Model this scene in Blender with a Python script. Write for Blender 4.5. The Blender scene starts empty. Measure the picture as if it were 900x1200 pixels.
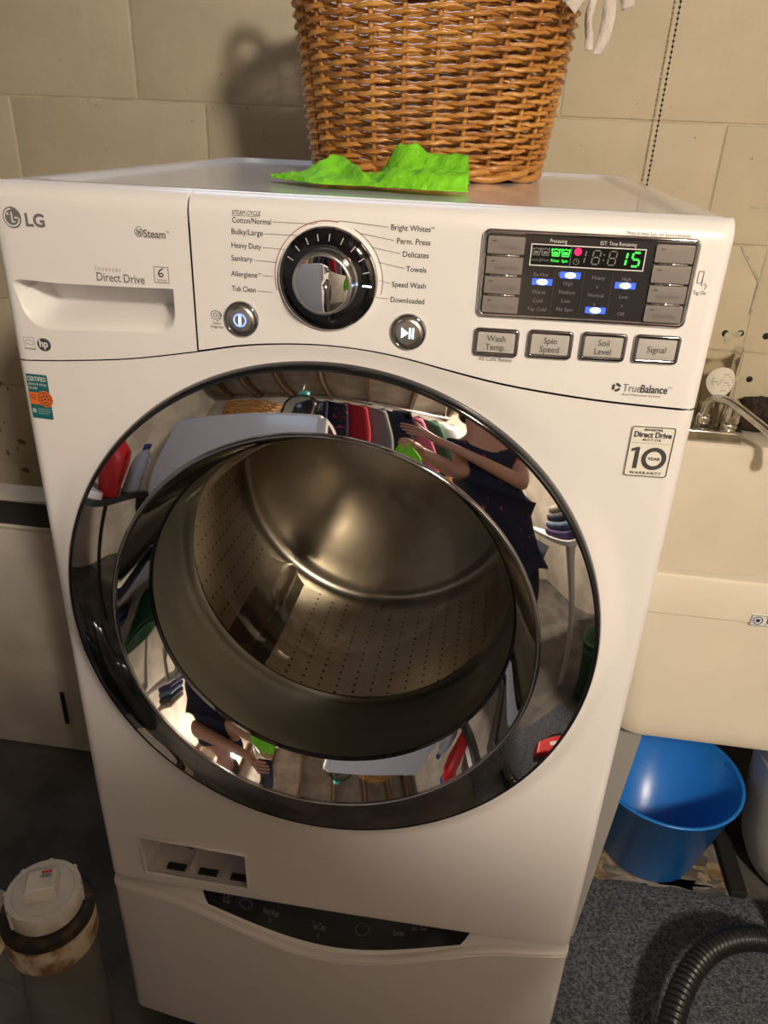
import bpy, bmesh, math, random
from math import sin, cos, pi, sqrt, radians, atan2
from mathutils import Vector, Matrix
random.seed(7)
SC = bpy.context.scene
COL = SC.collection

# ------------------------------------------------------------------ camera, light, exposure
cam_d = bpy.data.cameras.new('camera'); cam = bpy.data.objects.new('camera', cam_d); COL.objects.link(cam)
CAM = Vector((.1442, -.7402, 1.0462)); CROT = (1.1017, -.038, .1456)
cam.location = CAM; cam.rotation_euler = CROT
cam_d.sensor_fit = 'VERTICAL'; cam_d.sensor_height = 24; cam_d.lens = 24 * 895.32 / 1200; cam_d.clip_start = .005
SC.camera = cam

world = bpy.data.worlds.new('world'); SC.world = world; world.use_nodes = True
world.node_tree.nodes['Background'].inputs[0].default_value = (.6, .7, 1, 1)
world.node_tree.nodes['Background'].inputs[1].default_value = .02

LAMP = (1.10, -1.85, 2.10)
ld = bpy.data.lights.new('bulb_light', 'POINT'); ld.energy = 205; ld.color = (1, .862, .695); ld.shadow_soft_size = .12
lo = bpy.data.objects.new('bulb_light', ld); COL.objects.link(lo); lo.location = (LAMP[0], LAMP[1], LAMP[2] - .14)
# daylight falling in through the small basement window high on the back wall
wd = bpy.data.lights.new('window_daylight', 'AREA'); wd.shape = 'RECTANGLE'; wd.size = .80; wd.size_y = .30
wd.energy = 6; wd.color = (.55, .72, 1)
wo = bpy.data.objects.new('window_daylight', wd); COL.objects.link(wo); wo.location = (-.25, .84, 1.76); wo.rotation_euler = (radians(-80), 0, 0)

SC.view_settings.view_transform = 'Standard'; SC.view_settings.look = 'None'
SC.view_settings.gamma = 1; SC.view_settings.use_curve_mapping = False
SC.view_settings.exposure = 0.0

FZ = -.352        # floor level
WY = .87          # face of the back wall
H, W = .985, .348 # washer top, half width

# ------------------------------------------------------------------ materials
MATS = {}
def mat(name, col, rough=.5, metal=0, var=0, scale=20, bump=0, bscale=None, coat=0, emit=None, estr=0, col2=None, lo_=.4, hi_=.6, aniso=0, spec=None, detail=4):
    if name in MATS: return MATS[name]
    m = bpy.data.materials.new(name); m.use_nodes = True
    nt = m.node_tree; b = nt.nodes['Principled BSDF']
    b.inputs['Base Color'].default_value = (*col, 1); b.inputs['Roughness'].default_value = rough; b.inputs['Metallic'].default_value = metal
    if coat: b.inputs['Coat Weight'].default_value = coat; b.inputs['Coat Roughness'].default_value = .08
    if spec is not None: b.inputs['Specular IOR Level'].default_value = spec
    if emit: b.inputs['Emission Color'].default_value = (*emit, 1); b.inputs['Emission Strength'].default_value = estr
    if var or col2 or bump:
        tc = nt.nodes.new('ShaderNodeTexCoord')
        nz = nt.nodes.new('ShaderNodeTexNoise'); nz.inputs['Scale'].default_value = scale; nz.inputs['Detail'].default_value = detail
        nt.links.new(tc.outputs['Object'], nz.inputs['Vector'])
        if var or col2:
            r = nt.nodes.new('ShaderNodeValToRGB')
            c2 = col2 or tuple(min(1, c * (1 + var)) for c in col); c1 = col if col2 else tuple(c * (1 - var) for c in col)
            r.color_ramp.elements[0].position = lo_; r.color_ramp.elements[1].position = hi_
            r.color_ramp.elements[0].color = (*c1, 1); r.color_ramp.elements[1].color = (*c2, 1)
            nt.links.new(nz.outputs['Fac'], r.inputs['Fac']); nt.links.new(r.outputs['Color'], b.inputs['Base Color'])
        if bump:
            n2 = nt.nodes.new('ShaderNodeTexNoise'); n2.inputs['Scale'].default_value = bscale or scale; n2.inputs['Detail'].default_value = 5
            nt.links.new(tc.outputs['Object'], n2.inputs['Vector'])
            bp = nt.nodes.new('ShaderNodeBump'); bp.inputs['Strength'].default_value = bump; bp.inputs['Distance'].default_value = .01
            nt.links.new(n2.outputs['Fac'], bp.inputs['Height']); nt.links.new(bp.outputs['Normal'], b.inputs['Normal'])
    MATS[name] = m
    return m
def glass_mat(name, tint, rough=.02, ior=1.5):
    m = bpy.data.materials.new(name); m.use_nodes = True; nt = m.node_tree; nt.nodes.remove(nt.nodes['Principled BSDF'])
    tr = nt.nodes.new('ShaderNodeBsdfTransparent'); tr.inputs[0].default_value = (*tint, 1)
    gl = nt.nodes.new('ShaderNodeBsdfGlossy'); gl.inputs['Roughness'].default_value = rough
    fr = nt.nodes.new('ShaderNodeFresnel'); fr.inputs['IOR'].default_value = ior
    tc = nt.nodes.new('ShaderNodeTexCoord'); nz = nt.nodes.new('ShaderNodeTexNoise'); nz.inputs['Scale'].default_value = 30; bp = nt.nodes.new('ShaderNodeBump'); bp.inputs['Strength'].default_value = .12; bp.inputs['Distance'].default_value = .004
    nt.links.new(tc.outputs['Object'], nz.inputs['Vector']); nt.links.new(nz.outputs['Fac'], bp.inputs['Height']); nt.links.new(bp.outputs['Normal'], gl.inputs['Normal'])
    mx = nt.nodes.new('ShaderNodeMixShader')
    nt.links.new(fr.outputs[0], mx.inputs[0]); nt.links.new(tr.outputs[0], mx.inputs[1]); nt.links.new(gl.outputs[0], mx.inputs[2])
    nt.links.new(mx.outputs[0], nt.nodes['Material Output'].inputs[0]); MATS[name] = m
    return m

ENAMEL = mat('white_enamel', (.80, .78, .775), .30, coat=.25)
PLASTIC = mat('white_plastic', (.80, .785, .78), .34)
GREYPL = mat('grey_plastic', (.42, .42, .43), .4)
CHROME = mat('chrome', (.80, .80, .82), .025, 1)
DCHROME = mat('dark_chrome', (.40, .40, .42), .08, 1)
SILVER = mat('brushed_silver', (.70, .69, .68), .28, 1)
BTN = mat('silver_button', (.60, .57, .54), .38, .35)
BLACKG = mat('black_gloss', (.006, .006, .008), .06, coat=.5)
BLACKP = mat('black_plastic', (.015, .015, .017), .35)
DARK = mat('dark_cavity', (.012, .011, .01), .8)
RUBBER = mat('grey_rubber', (.50, .50, .46), .45)
DRUM = mat('drum_steel', (.66, .61, .53), .30, 1, bump=.05, bscale=12)
INK = mat('dark_grey_ink', (.055, .055, .06), .5)
INKL = mat('mid_grey_ink', (.17, .165, .165), .5)
INKF = mat('faint_grey_ink', (.33, .32, .31), .5)
INKD = mat('display_print', (.20, .20, .21), .5)
WHITEINK = mat('white_ink', (.75, .75, .74), .5)
REDINK = mat('red_ink', (.30, .03, .02), .5)

# ------------------------------------------------------------------ mesh helpers
def link(o, parent=None):
    COL.objects.link(o)
    if parent: o.parent = parent
    return o
def mk(name, vs, fs, m, parent=None, smooth=False, mats=None, fm=None):
    me = bpy.data.meshes.new(name); me.from_pydata([tuple(v) for v in vs], [], fs)
    for x in (mats or [m]): me.materials.append(x)
    if fm: me.polygons.foreach_set('material_index', fm)
    if smooth: me.polygons.foreach_set('use_smooth', [True] * len(me.polygons))
    me.validate(); me.update()
    return link(bpy.data.objects.new(name, me), parent)
def tag(o, label, cat, group=None, kind=None):
    o['label'] = label; o['category'] = cat
    if group: o['group'] = group
    if kind: o['kind'] = kind
    return o
def empty(name, loc=(0, 0, 0), rz=0):
    o = bpy.data.objects.new(name, None); o.location = loc; o.rotation_euler = (0, 0, rz); o.empty_display_size = .05
    return link(o)
class MB:
    def __init__(s): s.v = []; s.f = []
    def add(s, vs, fs):
        n = len(s.v); s.v += [tuple(v) for v in vs]; s.f += [tuple(i + n for i in f) for f in fs]; return s
    def box(s, x0, x1, y0, y1, z0, z1, b=0):
        if b <= 0:
            vs = [(x, y, z) for z in (z0, z1) for y in (y0, y1) for x in (x0, x1)]
            return s.add(vs, [(0, 2, 3, 1), (4, 5, 7, 6), (0, 1, 5, 4), (1, 3, 7, 5), (3, 2, 6, 7), (2, 0, 4, 6)])
        bm = bmesh.new(); bmesh.ops.create_cube(bm, size=1)
        for v in bm.verts: v.co = Vector((x0 + (v.co.x + .5) * (x1 - x0), y0 + (v.co.y + .5) * (y1 - y0), z0 + (v.co.z + .5) * (z1 - z0)))
        bmesh.ops.bevel(bm, geom=bm.edges[:], offset=b, segments=3, affect='EDGES', profile=.5)
        bm.verts.index_update(); s.add([v.co[:] for v in bm.verts], [tuple(v.index for v in f.verts) for f in bm.faces]); bm.free(); return s
    def obox(s, c, ax, ay, az, b=0):
        m = MB().box(-1, 1, -1, 1, -1, 1) if not b else None
        c = Vector(c); ax = Vector(ax); ay = Vector(ay); az = Vector(az)
        if b:
            lx, ly, lz = ax.length, ay.length, az.length
            m = MB().box(-lx, lx, -ly, ly, -lz, lz, b)
            return s.add([c + ax.normalized() * p[0] + ay.normalized() * p[1] + az.normalized() * p[2] for p in m.v], m.f)
        return s.add([c + ax * p[0] + ay * p[1] + az * p[2] for p in m.v], m.f)
    def lathe(s, prof, seg=48, org=(0, 0, 0), u=(1, 0, 0), v=(0, 1, 0), n=(0, 0, 1), cap0=False, cap1=False, sx=1, sy=1):
        org = Vector(org); u = Vector(u); v = Vector(v); n = Vector(n); vs = []; fs = []
        for r, h in prof:
            for i in range(seg):
                a = 2 * pi * i / seg; vs.append(org + u * (r * cos(a) * sx) + v * (r * sin(a) * sy) + n * h)
        for k in range(len(prof) - 1):
            for i in range(seg):
                j = (i + 1) % seg; fs.append((k * seg + i, k * seg + j, (k + 1) * seg + j, (k + 1) * seg + i))
        if cap0: fs.append(tuple(reversed(range(seg))))
        if cap1: fs.append(tuple(range((len(prof) - 1) * seg, len(prof) * seg)))
        return s.add(vs, fs)
    def tube(s, pts, r, seg=8, closed=False, caps=True, rf=None, flat=1):
        pts = [Vector(p) for p in pts]; N = len(pts); vs = []; fs = []; up = None
        for i, p in enumerate(pts):
            if closed: t = pts[(i + 1) % N] - pts[i - 1]
            else: t = pts[min(i + 1, N - 1)] - pts[max(i - 1, 0)]
            t.normalize()
            if up is None: up = Vector((0, 0, 1)) if abs(t.z) < .9 else Vector((1, 0, 0))
            a = (up - t * up.dot(t)).normalized(); b = t.cross(a); up = a
            rr = rf(i / (N - 1)) if rf else r
            for k in range(seg):
                q = 2 * pi * k / seg; vs.append(p + a * (rr * cos(q)) + b * (rr * flat * sin(q)))
        M = N if closed else N - 1
        for i in range(M):
            j = (i + 1) % N
            for k in range(seg):
                l = (k + 1) % seg; fs.append((i * seg + k, i * seg + l, j * seg + l, j * seg + k))
        if caps and not closed:
            fs.append(tuple(reversed(range(seg)))); fs.append(tuple(range((N - 1) * seg, N * seg)))
        return s.add(vs, fs)
    def build(s, name, m, parent=None, smooth=False, angle=None):
        o = mk(name, s.v, s.f, m, parent, smooth)
        if angle is not None:
            bm = bmesh.new(); bm.from_mesh(o.data); bmesh.ops.recalc_face_normals(bm, faces=bm.faces[:])
            for e in bm.edges:
                if len(e.link_faces) == 2 and e.calc_face_angle(0) > radians(angle): e.smooth = False
            for f in bm.faces: f.smooth = True
            bm.to_mesh(o.data); bm.free()
        return o
def smoothcurve(pts, n=8, closed=False):
    pts = [Vector(p) for p in pts]; out = []; N = len(pts)
    for i in range(N if closed else N - 1):
        g = lambda k: pts[k % N] if closed else pts[min(max(k, 0), N - 1)]
        p0, p1, p2, p3 = g(i - 1), g(i), g(i + 1), g(i + 2)
        for k in range(n):
            t = k / n
            out.append(.5 * ((2 * p1) + (p2 - p0) * t + (2 * p0 - 5 * p1 + 4 * p2 - p3) * t * t + (3 * p1 - p0 - 3 * p2 + p3) * t ** 3))
    if not closed: out.append(pts[-1])
    return out
def ss(a, b, x):
    t = min(1, max(0, (x - a) / (b - a))); return t * t * (3 - 2 * t)
def interp(tab, x):
    if x <= tab[0][0]: return tab[0][1]
    for (x0, y0), (x1, y1) in zip(tab, tab[1:]):
        if x <= x1:
            return y0 + (y1 - y0) * (x - x0) / (x1 - x0)
    return tab[-1][1]

# ------------------------------------------------------------------ the washer's front surface
def F(x, z):
    xx = min(max(x, -W), W)
    k = .35 + .65 * ss(0, .22, z)
    y = -.012 * (.5 + .5 * k) - .012 * k * (1 - (xx / W) ** 2)
    d = W - abs(xx); r = .014
    if d < r: y += r - sqrt(max(0, r * r - (r - d) ** 2))
    d = H - z; r = .018
    if d < r: y += (r - sqrt(max(0, r * r - (r - d) ** 2))) if d > 0 else r
    d = z; r = .008
    if d < r: y += (r - sqrt(max(0, r * r - (r - d) ** 2))) if d > 0 else r
    return y
SEAM = [(-.37, .808), (-.33, .8115), (-.2886, .8151), (-.2146, .8238), (-.1426, .8372), (-.0969, .8466), (-.0525, .8518), (-.0092, .8535), (.0334, .8513), (.0717, .8458), (.1050, .8390), (.1565, .8293), (.2042, .8233), (.2590, .8185), (.3123, .8160), (.341, .8150), (.37, .8145)]
SEAMF = smoothcurve([(a, b, 0) for a, b in SEAM], 8)
def seam(x):
    return interp([(p.x, p.y) for p in SEAMF], x)

class Flat:
    """flat print: polygons in (x, z) laid on a surface"""
    def __init__(s): s.v = []; s.f = []
    def poly(s, pts): n = len(s.v); s.v += pts; s.f.append(tuple(range(n, n + len(pts)))); return s
    def strip(s, A, B, closed=False):
        n = len(s.v); N = len(A); s.v += list(A) + list(B)
        for i in range(N if closed else N - 1):
            j = (i + 1) % N; s.f.append((n + i, n + j, n + N + j, n + N + i))
        return s
    def disc(s, x, z, r, seg=28, sx=1): return s.poly([(x + sx * r * cos(2 * pi * i / seg), z + r * sin(2 * pi * i / seg)) for i in range(seg)])
    def arc(s, x, z, r, w, a0=0, a1=360, seg=32):
        A = []; B = []; cl = abs(a1 - a0) >= 360
        for i in range(seg + (0 if cl else 1)):
            a = radians(a0 + (a1 - a0) * i / seg); A.append((x + (r - w / 2) * cos(a), z + (r - w / 2) * sin(a))); B.append((x + (r + w / 2) * cos(a), z + (r + w / 2) * sin(a)))
        return s.strip(A, B, cl)
    def line(s, pts, w, closed=False):
        A = []; B = []; N = len(pts)
        for i in range(N):
            p = pts[(i - 1) % N if closed else max(0, i - 1)]; q = pts[(i + 1) % N if closed else min(N - 1, i + 1)]
            dx, dz = q[0] - p[0], q[1] - p[1]; l = max(1e-9, sqrt(dx * dx + dz * dz)); nx, nz = -dz / l * w / 2, dx / l * w / 2
            A.append((pts[i][0] + nx, pts[i][1] + nz)); B.append((pts[i][0] - nx, pts[i][1] - nz))
        return s.strip(A, B, closed)
    def rect(s, x0, x1, z0, z1):
        n = max(1, int((x1 - x0) / .012))
        xs = [x0 + (x1 - x0) * i / n for i in range(n + 1)]
        return s.strip([(x, z0) for x in xs], [(x, z1) for x in xs])
    def frame(s, x0, x1, z0, z1, w): s.rect(x0, x1, z0, z0 + w); s.rect(x0, x1, z1 - w, z1); s.rect(x0, x0 + w, z0, z1); return s.rect(x1 - w, x1, z0, z1)
    def build(s, name, m, parent, surf=None, off=.0006):
        sf = surf or F
        o = mk(name, [(x, sf(x, z) - off, z) for x, z in s.v], s.f, m, parent)
        bm = bmesh.new(); bm.from_mesh(o.data)
        for f in bm.faces:
            f.normal_update()
            if f.normal.y > 0: f.normal_flip()
        bm.to_mesh(o.data); bm.free()
        return o
def glyphs(txt, size, align='LEFT', sx=1, shear=0, space=1, bold=0, line=1):
    c = bpy.data.curves.new('t', 'FONT'); c.body = txt; c.size = size; c.align_x = align; c.shear = shear; c.space_character = space; c.space_line = line
    c.resolution_u = 3; c.offset = bold
    o = bpy.data.objects.new('t', c); COL.objects.link(o)
    dg = bpy.context.evaluated_depsgraph_get(); me = bpy.data.meshes.new_from_object(o.evaluated_get(dg))
    vs = [(v.co.x * sx, v.co.y) for v in me.vertices]; fs = [tuple(p.vertices) for p in me.polygons]
    bpy.data.objects.remove(o); bpy.data.curves.remove(c); bpy.data.meshes.remove(me)
    return vs, fs
def text(txt, x, z, width=None, size=.01, parent=None, m=INK, surf=None, align='LEFT', name='printed_text', off=.0006, sx=1, shear=0, space=1, bold=0, rot=0, line=1):
    vs, fs = glyphs(txt, size, align, sx, shear, space, bold * size, line)
    if width and vs:
        w0 = max(v[0] for v in vs) - min(v[0] for v in vs); k = width / w0; vs = [(v[0] * k, v[1]) for v in vs]
    f = Flat(); c, s_ = cos(rot), sin(rot)
    f.v = [(x + a * c - b * s_, z + a * s_ + b * c) for a, b in vs]; f.f = fs
    return f.build(name, m, parent, surf, off)

# ================================================================== SETTING
WALLM = mat('painted_block', (.54, .475, .345), .62, var=.06, scale=4, bump=.28, bscale=16)
# stains on the wall paint: a darker, greenish mottling
MORT = mat('painted_mortar', (.52, .455, .33), .7, var=.08, scale=20, bump=.5, bscale=60)
ROOMW = mat('far_wall_paint', (.44, .40, .34), .8, var=.15, scale=3, bump=.3, bscale=20)

wall = MB().box(-2.4, 2.1, WY + .0018, WY + .15, FZ - .05, 2.12).build('wall_back', MORT); wall['kind'] = 'structure'
CH = .2032; G = .0014
STD = None
def block(x0, x1, z0, z1, k):
    global STD
    std = abs((x1 - x0) - .4064) < .002
    if std and STD is not None:
        o = link(bpy.data.objects.new('block', STD), wall)
    else:
        b = MB().box(-(x1 - x0) / 2 + G, (x1 - x0) / 2 - G, 0, .09, -CH / 2 + G, CH / 2 - G, .0028)
        o = b.build('block', WALLM, wall, angle=35)
        if std: STD = o.data
    o.location = ((x0 + x1) / 2, WY + random.uniform(-.0008, .0008), (z0 + z1) / 2)
    return o
COURSE = {7: [-1.80, -1.393, -.987, -.58, -.174, .233, .639, 1.045, 1.4516],
          6: [-1.663, -1.256, -.85, -.444, -.037, .124, .53, .936, 1.343],
          5: [-1.79, -1.382, -.975, -.569, -.1624, .244, .65, 1.056, 1.463],
          4: [-1.58, -1.174, -.768, -.361, .045, .249, .655, 1.061, 1.468]}
for c in range(0, 9):
    js = COURSE.get(c) or [(-1.60 if c % 2 else -1.80) + .4064 * i for i in range(9)]
    for a, b in zip(js, js[1:]):
        if c == 8 and b > -.75 and a < .25: continue            # the window opening
        block(a, b, FZ + c * CH, FZ + (c + 1) * CH, c)
# small discs coloured dark to stand in for the shade inside old drill holes
for x, z in ((.612, .700), (.641, .702), (.680, .611), (.690, .700)):
    MB().lathe([(.0001, -.001), (.0062, -.001), (.0075, .002), (.0075, .02)], 14, (x, WY, z), (1, 0, 0), (0, 0, 1), (0, 1, 0)).build('dark_hole_disc', DARK, wall, True)
STAIN = mat('green_stain', (.43, .42, .30), .8, var=.2, scale=60)
MOULD = mat('mould_speck', (.16, .13, .075), .9, var=.4, scale=80)
def blot(name, pts, m):
    f = Flat(); f.poly(pts); return f.build(name, m, wall, lambda x, z: WY, .0014)
def blob(x, z, rx, rz, n=14, j=.35, rot=0):
    out = []
    for i in range(n):
        a = 2 * pi * i / n; k = 1 + random.uniform(-j, j); p, q = rx * k * cos(a), rz * k * sin(a)
        out.append((x + p * cos(rot) - q * sin(rot), z + p * sin(rot) + q * cos(rot)))
    return out
for x, z, a, b in ((.62, .69, .008, .012), (.66, .611, .010, .006), (.635, .70, .008, .007)): blot('stain', blob(x, z, a, b), STAIN)
blot('stain', [(.60, .934), (.78, .93), (.78, .936), (.6, .937)], STAIN)
blot('stain', [(.602, .865), (.606, .865), (.66, .80), (.655, .79), (.652, .74), (.648, .74), (.650, .80)], STAIN)
# mildew on the wall left of the washer
for i in range(70):
    blot('mildew', blob(random.uniform(-1.15, -.78), random.uniform(.24, .60), random.uniform(.002, .014), random.uniform(.002, .010), 9, .5), MOULD)
for i in range(22):
    blot('pock_mark', blob(random.choice((random.uniform(-.8, -.3), random.uniform(.2, .75))), random.uniform(.98, 1.2), random.uniform(.001, .003), random.uniform(.001, .002), 8, .4), mat('pock_shade', (.33, .28, .19), .9))

CONC = mat('concrete_floor', (.052, .047, .041), .7, col2=(.11, .10, .088), scale=5, bump=.3, bscale=60)
flr = MB().box(-2.4, 2.1, -3.1, WY, FZ - .05, FZ).build('floor', CONC); flr['kind'] = 'structure'
RUST = mat('flaked_rusty_paint', (.20, .12, .06), .9, col2=(.32, .25, .16), scale=40)
for x, y, a, b in ((.52, .47, .03, .02), (.56, .44, .014, .02), (.74, .47, .045, .018), (.77, .435, .03, .018), (.49, .43, .012, .03), (.71, .45, .012, .01)):
    mk('flaked_patch', [(p, q, FZ + .0012) for p, q in blob(x, y, a, b, 18, .45)], [tuple(range(18))], RUST, flr)
PALE = mat('pale_bare_concrete', (.22, .20, .17), .9, var=.3, scale=30)
for x, y, a, b in ((.60, .43, .10, .025), (.53, .455, .03, .014), (.66, .425, .05, .012), (.74, .52, .02, .03)):
    mk('bare_patch', [(p, q, FZ + .0006) for p, q in blob(x, y, a, b, 18, .4)], [tuple(range(18))], PALE, flr)

for nm, bx in (('wall_left', (-2.5, -2.4, -3.1, WY, FZ, 2.1)), ('wall_right', (2.1, 2.2, -3.1, WY, FZ, 2.1)), ('wall_front', (-2.4, 2.1, -3.2, -3.1, FZ, 2.1))):
    o = MB().box(*bx).build(nm, ROOMW); o['kind'] = 'structure'
ceil = MB().box(-2.4, 2.1, -3.1, WY, 2.1, 2.15).build('ceiling', mat('ceiling_boards', (.40, .36, .31), .8, var=.2, scale=4)); ceil['kind'] = 'structure'
JO = mat('joist_wood', (.16, .10, .06), .75, var=.2, scale=12)
for i in range(9): MB().box(-2.1 + i * .5, -2.06 + i * .5, -3.1, WY, 1.98, 2.1).build('joist', JO, ceil)
wf = MB(); wf.box(-.70, .20, WY - .012, WY + .05, 1.58, 1.61); wf.box(-.70, .20, WY - .012, WY + .05, 1.93, 1.96); wf.box(-.70, -.67, WY - .012, WY + .05, 1.61, 1.93); wf.box(.17, .20, WY - .012, WY + .05, 1.61, 1.93); wf.box(-.265, -.235, WY - .008, WY + .04, 1.61, 1.93)
win = wf.build('window_1', mat('window_frame_paint', (.6, .58, .52), .5)); win['kind'] = 'structure'
SKYP = mat('daylit_pane', (.4, .45, .5), .3, emit=(.55, .72, 1), estr=2.0)
for x0, x1 in ((-.67, -.265), (-.235, .17)): MB().box(x0, x1, WY + .012, WY + .018, 1.61, 1.93).build('pane', SKYP, win)

# ================================================================== WASHER
wm = empty('washing_machine', (0, 0, 0))
tag(wm, 'white front-loading washing machine with big round chrome door and lit green display', 'washer')
RC = Vector((-.0091, 0, .5274)); RA = .0392
RN = Vector((0, -cos(RA), sin(RA))); RU = Vector((1, 0, 0)); RV = Vector((0, sin(RA), cos(RA)))
def ringpt(R, h, a): return RC + RN * h + RU * (R * cos(a)) + RV * (R * sin(a))

# cabinet: sides, back, top tray
cab = MB()
cab.box(-W + .001, -W + .012, .004, .715, 0, H - .012); cab.box(W - .012, W - .001, .004, .715, 0, H - .012)
cab.box(-W + .012, W - .012, .69, .712, 0, H - .012); cab.box(-W + .012, W - .012, .03, .69, 0, .012)
cab.build('cabinet', ENAMEL, wm)
tp = MB()
def toploop(inset, z, r):
    x0, x1, y0, y1 = -W + inset, W - inset, .006 + inset * .6, .725 - inset; out = []
    for cx_, cy_, a0 in ((x1 - r, y0 + r, -90), (x1 - r, y1 - r, 0), (x0 + r, y1 - r, 90), (x0 + r, y0 + r, 180)):
        for k in range(7): a = radians(a0 + 15 * k); out.append((cx_ + r * cos(a), cy_ + r * sin(a), z))
    return out
loops = [toploop(.004, H - .03, .012), toploop(0, H - .022, .014), toploop(0, H - .008, .014), toploop(.003, H - .002, .012), toploop(.008, H, .010), toploop(.038, H, .016), toploop(.043, H - .004, .018), toploop(.050, H - .004, .02)]
vs = [p for l in loops for p in l]; fs = []; N = 28
for k in range(len(loops) - 1):
    for i in range(N): fs.append((k * N + i, k * N + (i + 1) % N, (k + 1) * N + (i + 1) % N, (k + 1) * N + i))
fs.append(tuple(range((len(loops) - 1) * N, len(loops) * N)))
TOPM = mat('glossy_top_panel', (.80, .79, .79), .16, coat=.4)
tp.add(vs, fs).build('top_panel', TOPM, wm, angle=50)

def loopmesh(A, B, sl, yf, m, name, extra=None):
    """A, B: lists of (x, z) loops of equal length; sl: parameters 0..1"""
    N = len(A); vs = []; fs = []
    for s in sl:
        for a, b in zip(A, B):
            x = a[0] + (b[0] - a[0]) * s; z = a[1] + (b[1] - a[1]) * s; vs.append((x, yf(x, z), z))
    for k in range(len(sl) - 1):
        for i in range(N): fs.append((k * N + i, k * N + (i + 1) % N, (k + 1) * N + (i + 1) % N, (k + 1) * N + i))
    mb = MB().add(vs, fs)
    if extra: mb.add(*extra)
    return mb
def finish(mb, name, m, parent, dist=.00005, angle=40, toward=(0, -1, 0)):
    bm = bmesh.new()
    V = [bm.verts.new(v) for v in mb.v]
    for f in mb.f:
        try: bm.faces.new([V[i] for i in f])
        except ValueError: pass
    bmesh.ops.remove_doubles(bm, verts=bm.verts[:], dist=dist)
    bmesh.ops.recalc_face_normals(bm, faces=bm.faces[:])
    t = Vector(toward); s = sum((f.normal.dot(t) * f.calc_area()) for f in bm.faces)
    if s < 0: bmesh.ops.reverse_faces(bm, faces=bm.faces[:])
    for e in bm.edges:
        if len(e.link_faces) == 2 and e.calc_face_angle(0) > radians(angle): e.smooth = False
    for f in bm.faces: f.smooth = True
    me = bpy.data.meshes.new(name); bm.to_mesh(me); bm.free(); me.materials.append(m)
    return link(bpy.data.objects.new(name, me), parent)

# lower front: round door hole, service-flap hole near the bottom left
RH = .3055; ZB = .13
FL = (-.287, -.126, .028, .108)
def FD(x, z):
    y = F(x, z); dx, dz = x - RC.x, z - RC.z; r = sqrt(dx * dx + dz * dz)
    yr = -.028 + dz * RA + .0015
    wgt = 1 - ss(RH, RH + .034, r)
    edge = ss(0, .012, W - abs(x))
    return y + min(0, yr - y) * wgt * edge if yr < y else y + (yr - y) * wgt * .6
xs = sorted(set([-W, -W + .002, -W + .005, -W + .009, -W + .014] + [-.33 + .66 * i / 40 for i in range(41)] + [W - .014, W - .009, W - .005, W - .002, W] + [FL[0], FL[1]]))
zs_ = [ZB + (seam(W) - ZB) * i / 40 for i in range(41)]
outer = [(x, seam(x) - .0007) for x in xs]                                   # left to right along the seam
outer += [(W, seam(W) - .0007 - (seam(W) - .0007 - ZB) * i / 40) for i in range(1, 40)]
outer += [(x, ZB) for x in reversed(xs)]
outer += [(-W, ZB + (seam(-W) - .0007 - ZB) * i / 40) for i in range(1, 40)]
inner = []
for x, z in outer:
    a = atan2((z - RC.z) / 1.0, x - RC.x); inner.append((RC.x + RH * cos(a), RC.z + RH * sin(a)))
sl = [0, .03, .07, .12, .18, .25, .33, .42, .52, .62, .72, .80, .86, .91, .945, .97, .985, 1]
lm = loopmesh(inner, outer, sl, FD, ENAMEL, 'x')
zb = [0, .0006, .002, .004, .008, .018, FL[2], .05, .08, FL[3], .12, ZB]; sv = []; sf = []
for z in zb:
    for x in xs: sv.append((x, FD(x, z), z))
nx = len(xs)
for k in range(len(zb) - 1):
    for i in range(nx - 1):
        xm = (xs[i] + xs[i + 1]) / 2; zm = (zb[k] + zb[k + 1]) / 2
        if FL[0] < xm < FL[1] and FL[2] < zm < FL[3]: continue
        sf.append((k * nx + i, k * nx + i + 1, (k + 1) * nx + i + 1, (k + 1) * nx + i))
lm.add(sv, sf)
# a rolled lip at the upper seam
front = finish(lm, 'front_panel', ENAMEL, wm)
# dark backing behind the seams
bk = MB(); bk.box(-W + .013, W - .013, .045, .055, .80, H - .03); bk.build('seam_backing', DARK, wm)

# ---- control panel (right) and detergent drawer (left)
XS = -.1405
def panelgrid(x0, x1, name, m):
    xs_ = sorted(set([x0, x1] + [x0 + (x1 - x0) * i / 40 for i in range(41)] + ([W - .014, W - .009, W - .005, W - .002] if x1 > .3 else [])))
    ts = [0, .004, .015, .05, .15, .3, .45, .6, .75, .86, .90, .93, .955, .975, .99, 1]; vs = []; fs = []
    for t in ts:
        for x in xs_:
            a = seam(x) + .0007; z = a + (H - a) * t; y = F(x, z)
            if t == 0: y += .004
            vs.append((x, y, z))
    n = len(xs_)
    for k in range(len(ts) - 1):
        for i in range(n - 1): fs.append((k * n + i, k * n + i + 1, (k + 1) * n + i + 1, (k + 1) * n + i))
    # return edge along the split and the top
    return finish(MB().add(vs, fs), name, m, wm)
panelgrid(XS + .0009, W, 'control_panel', PLASTIC)

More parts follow.
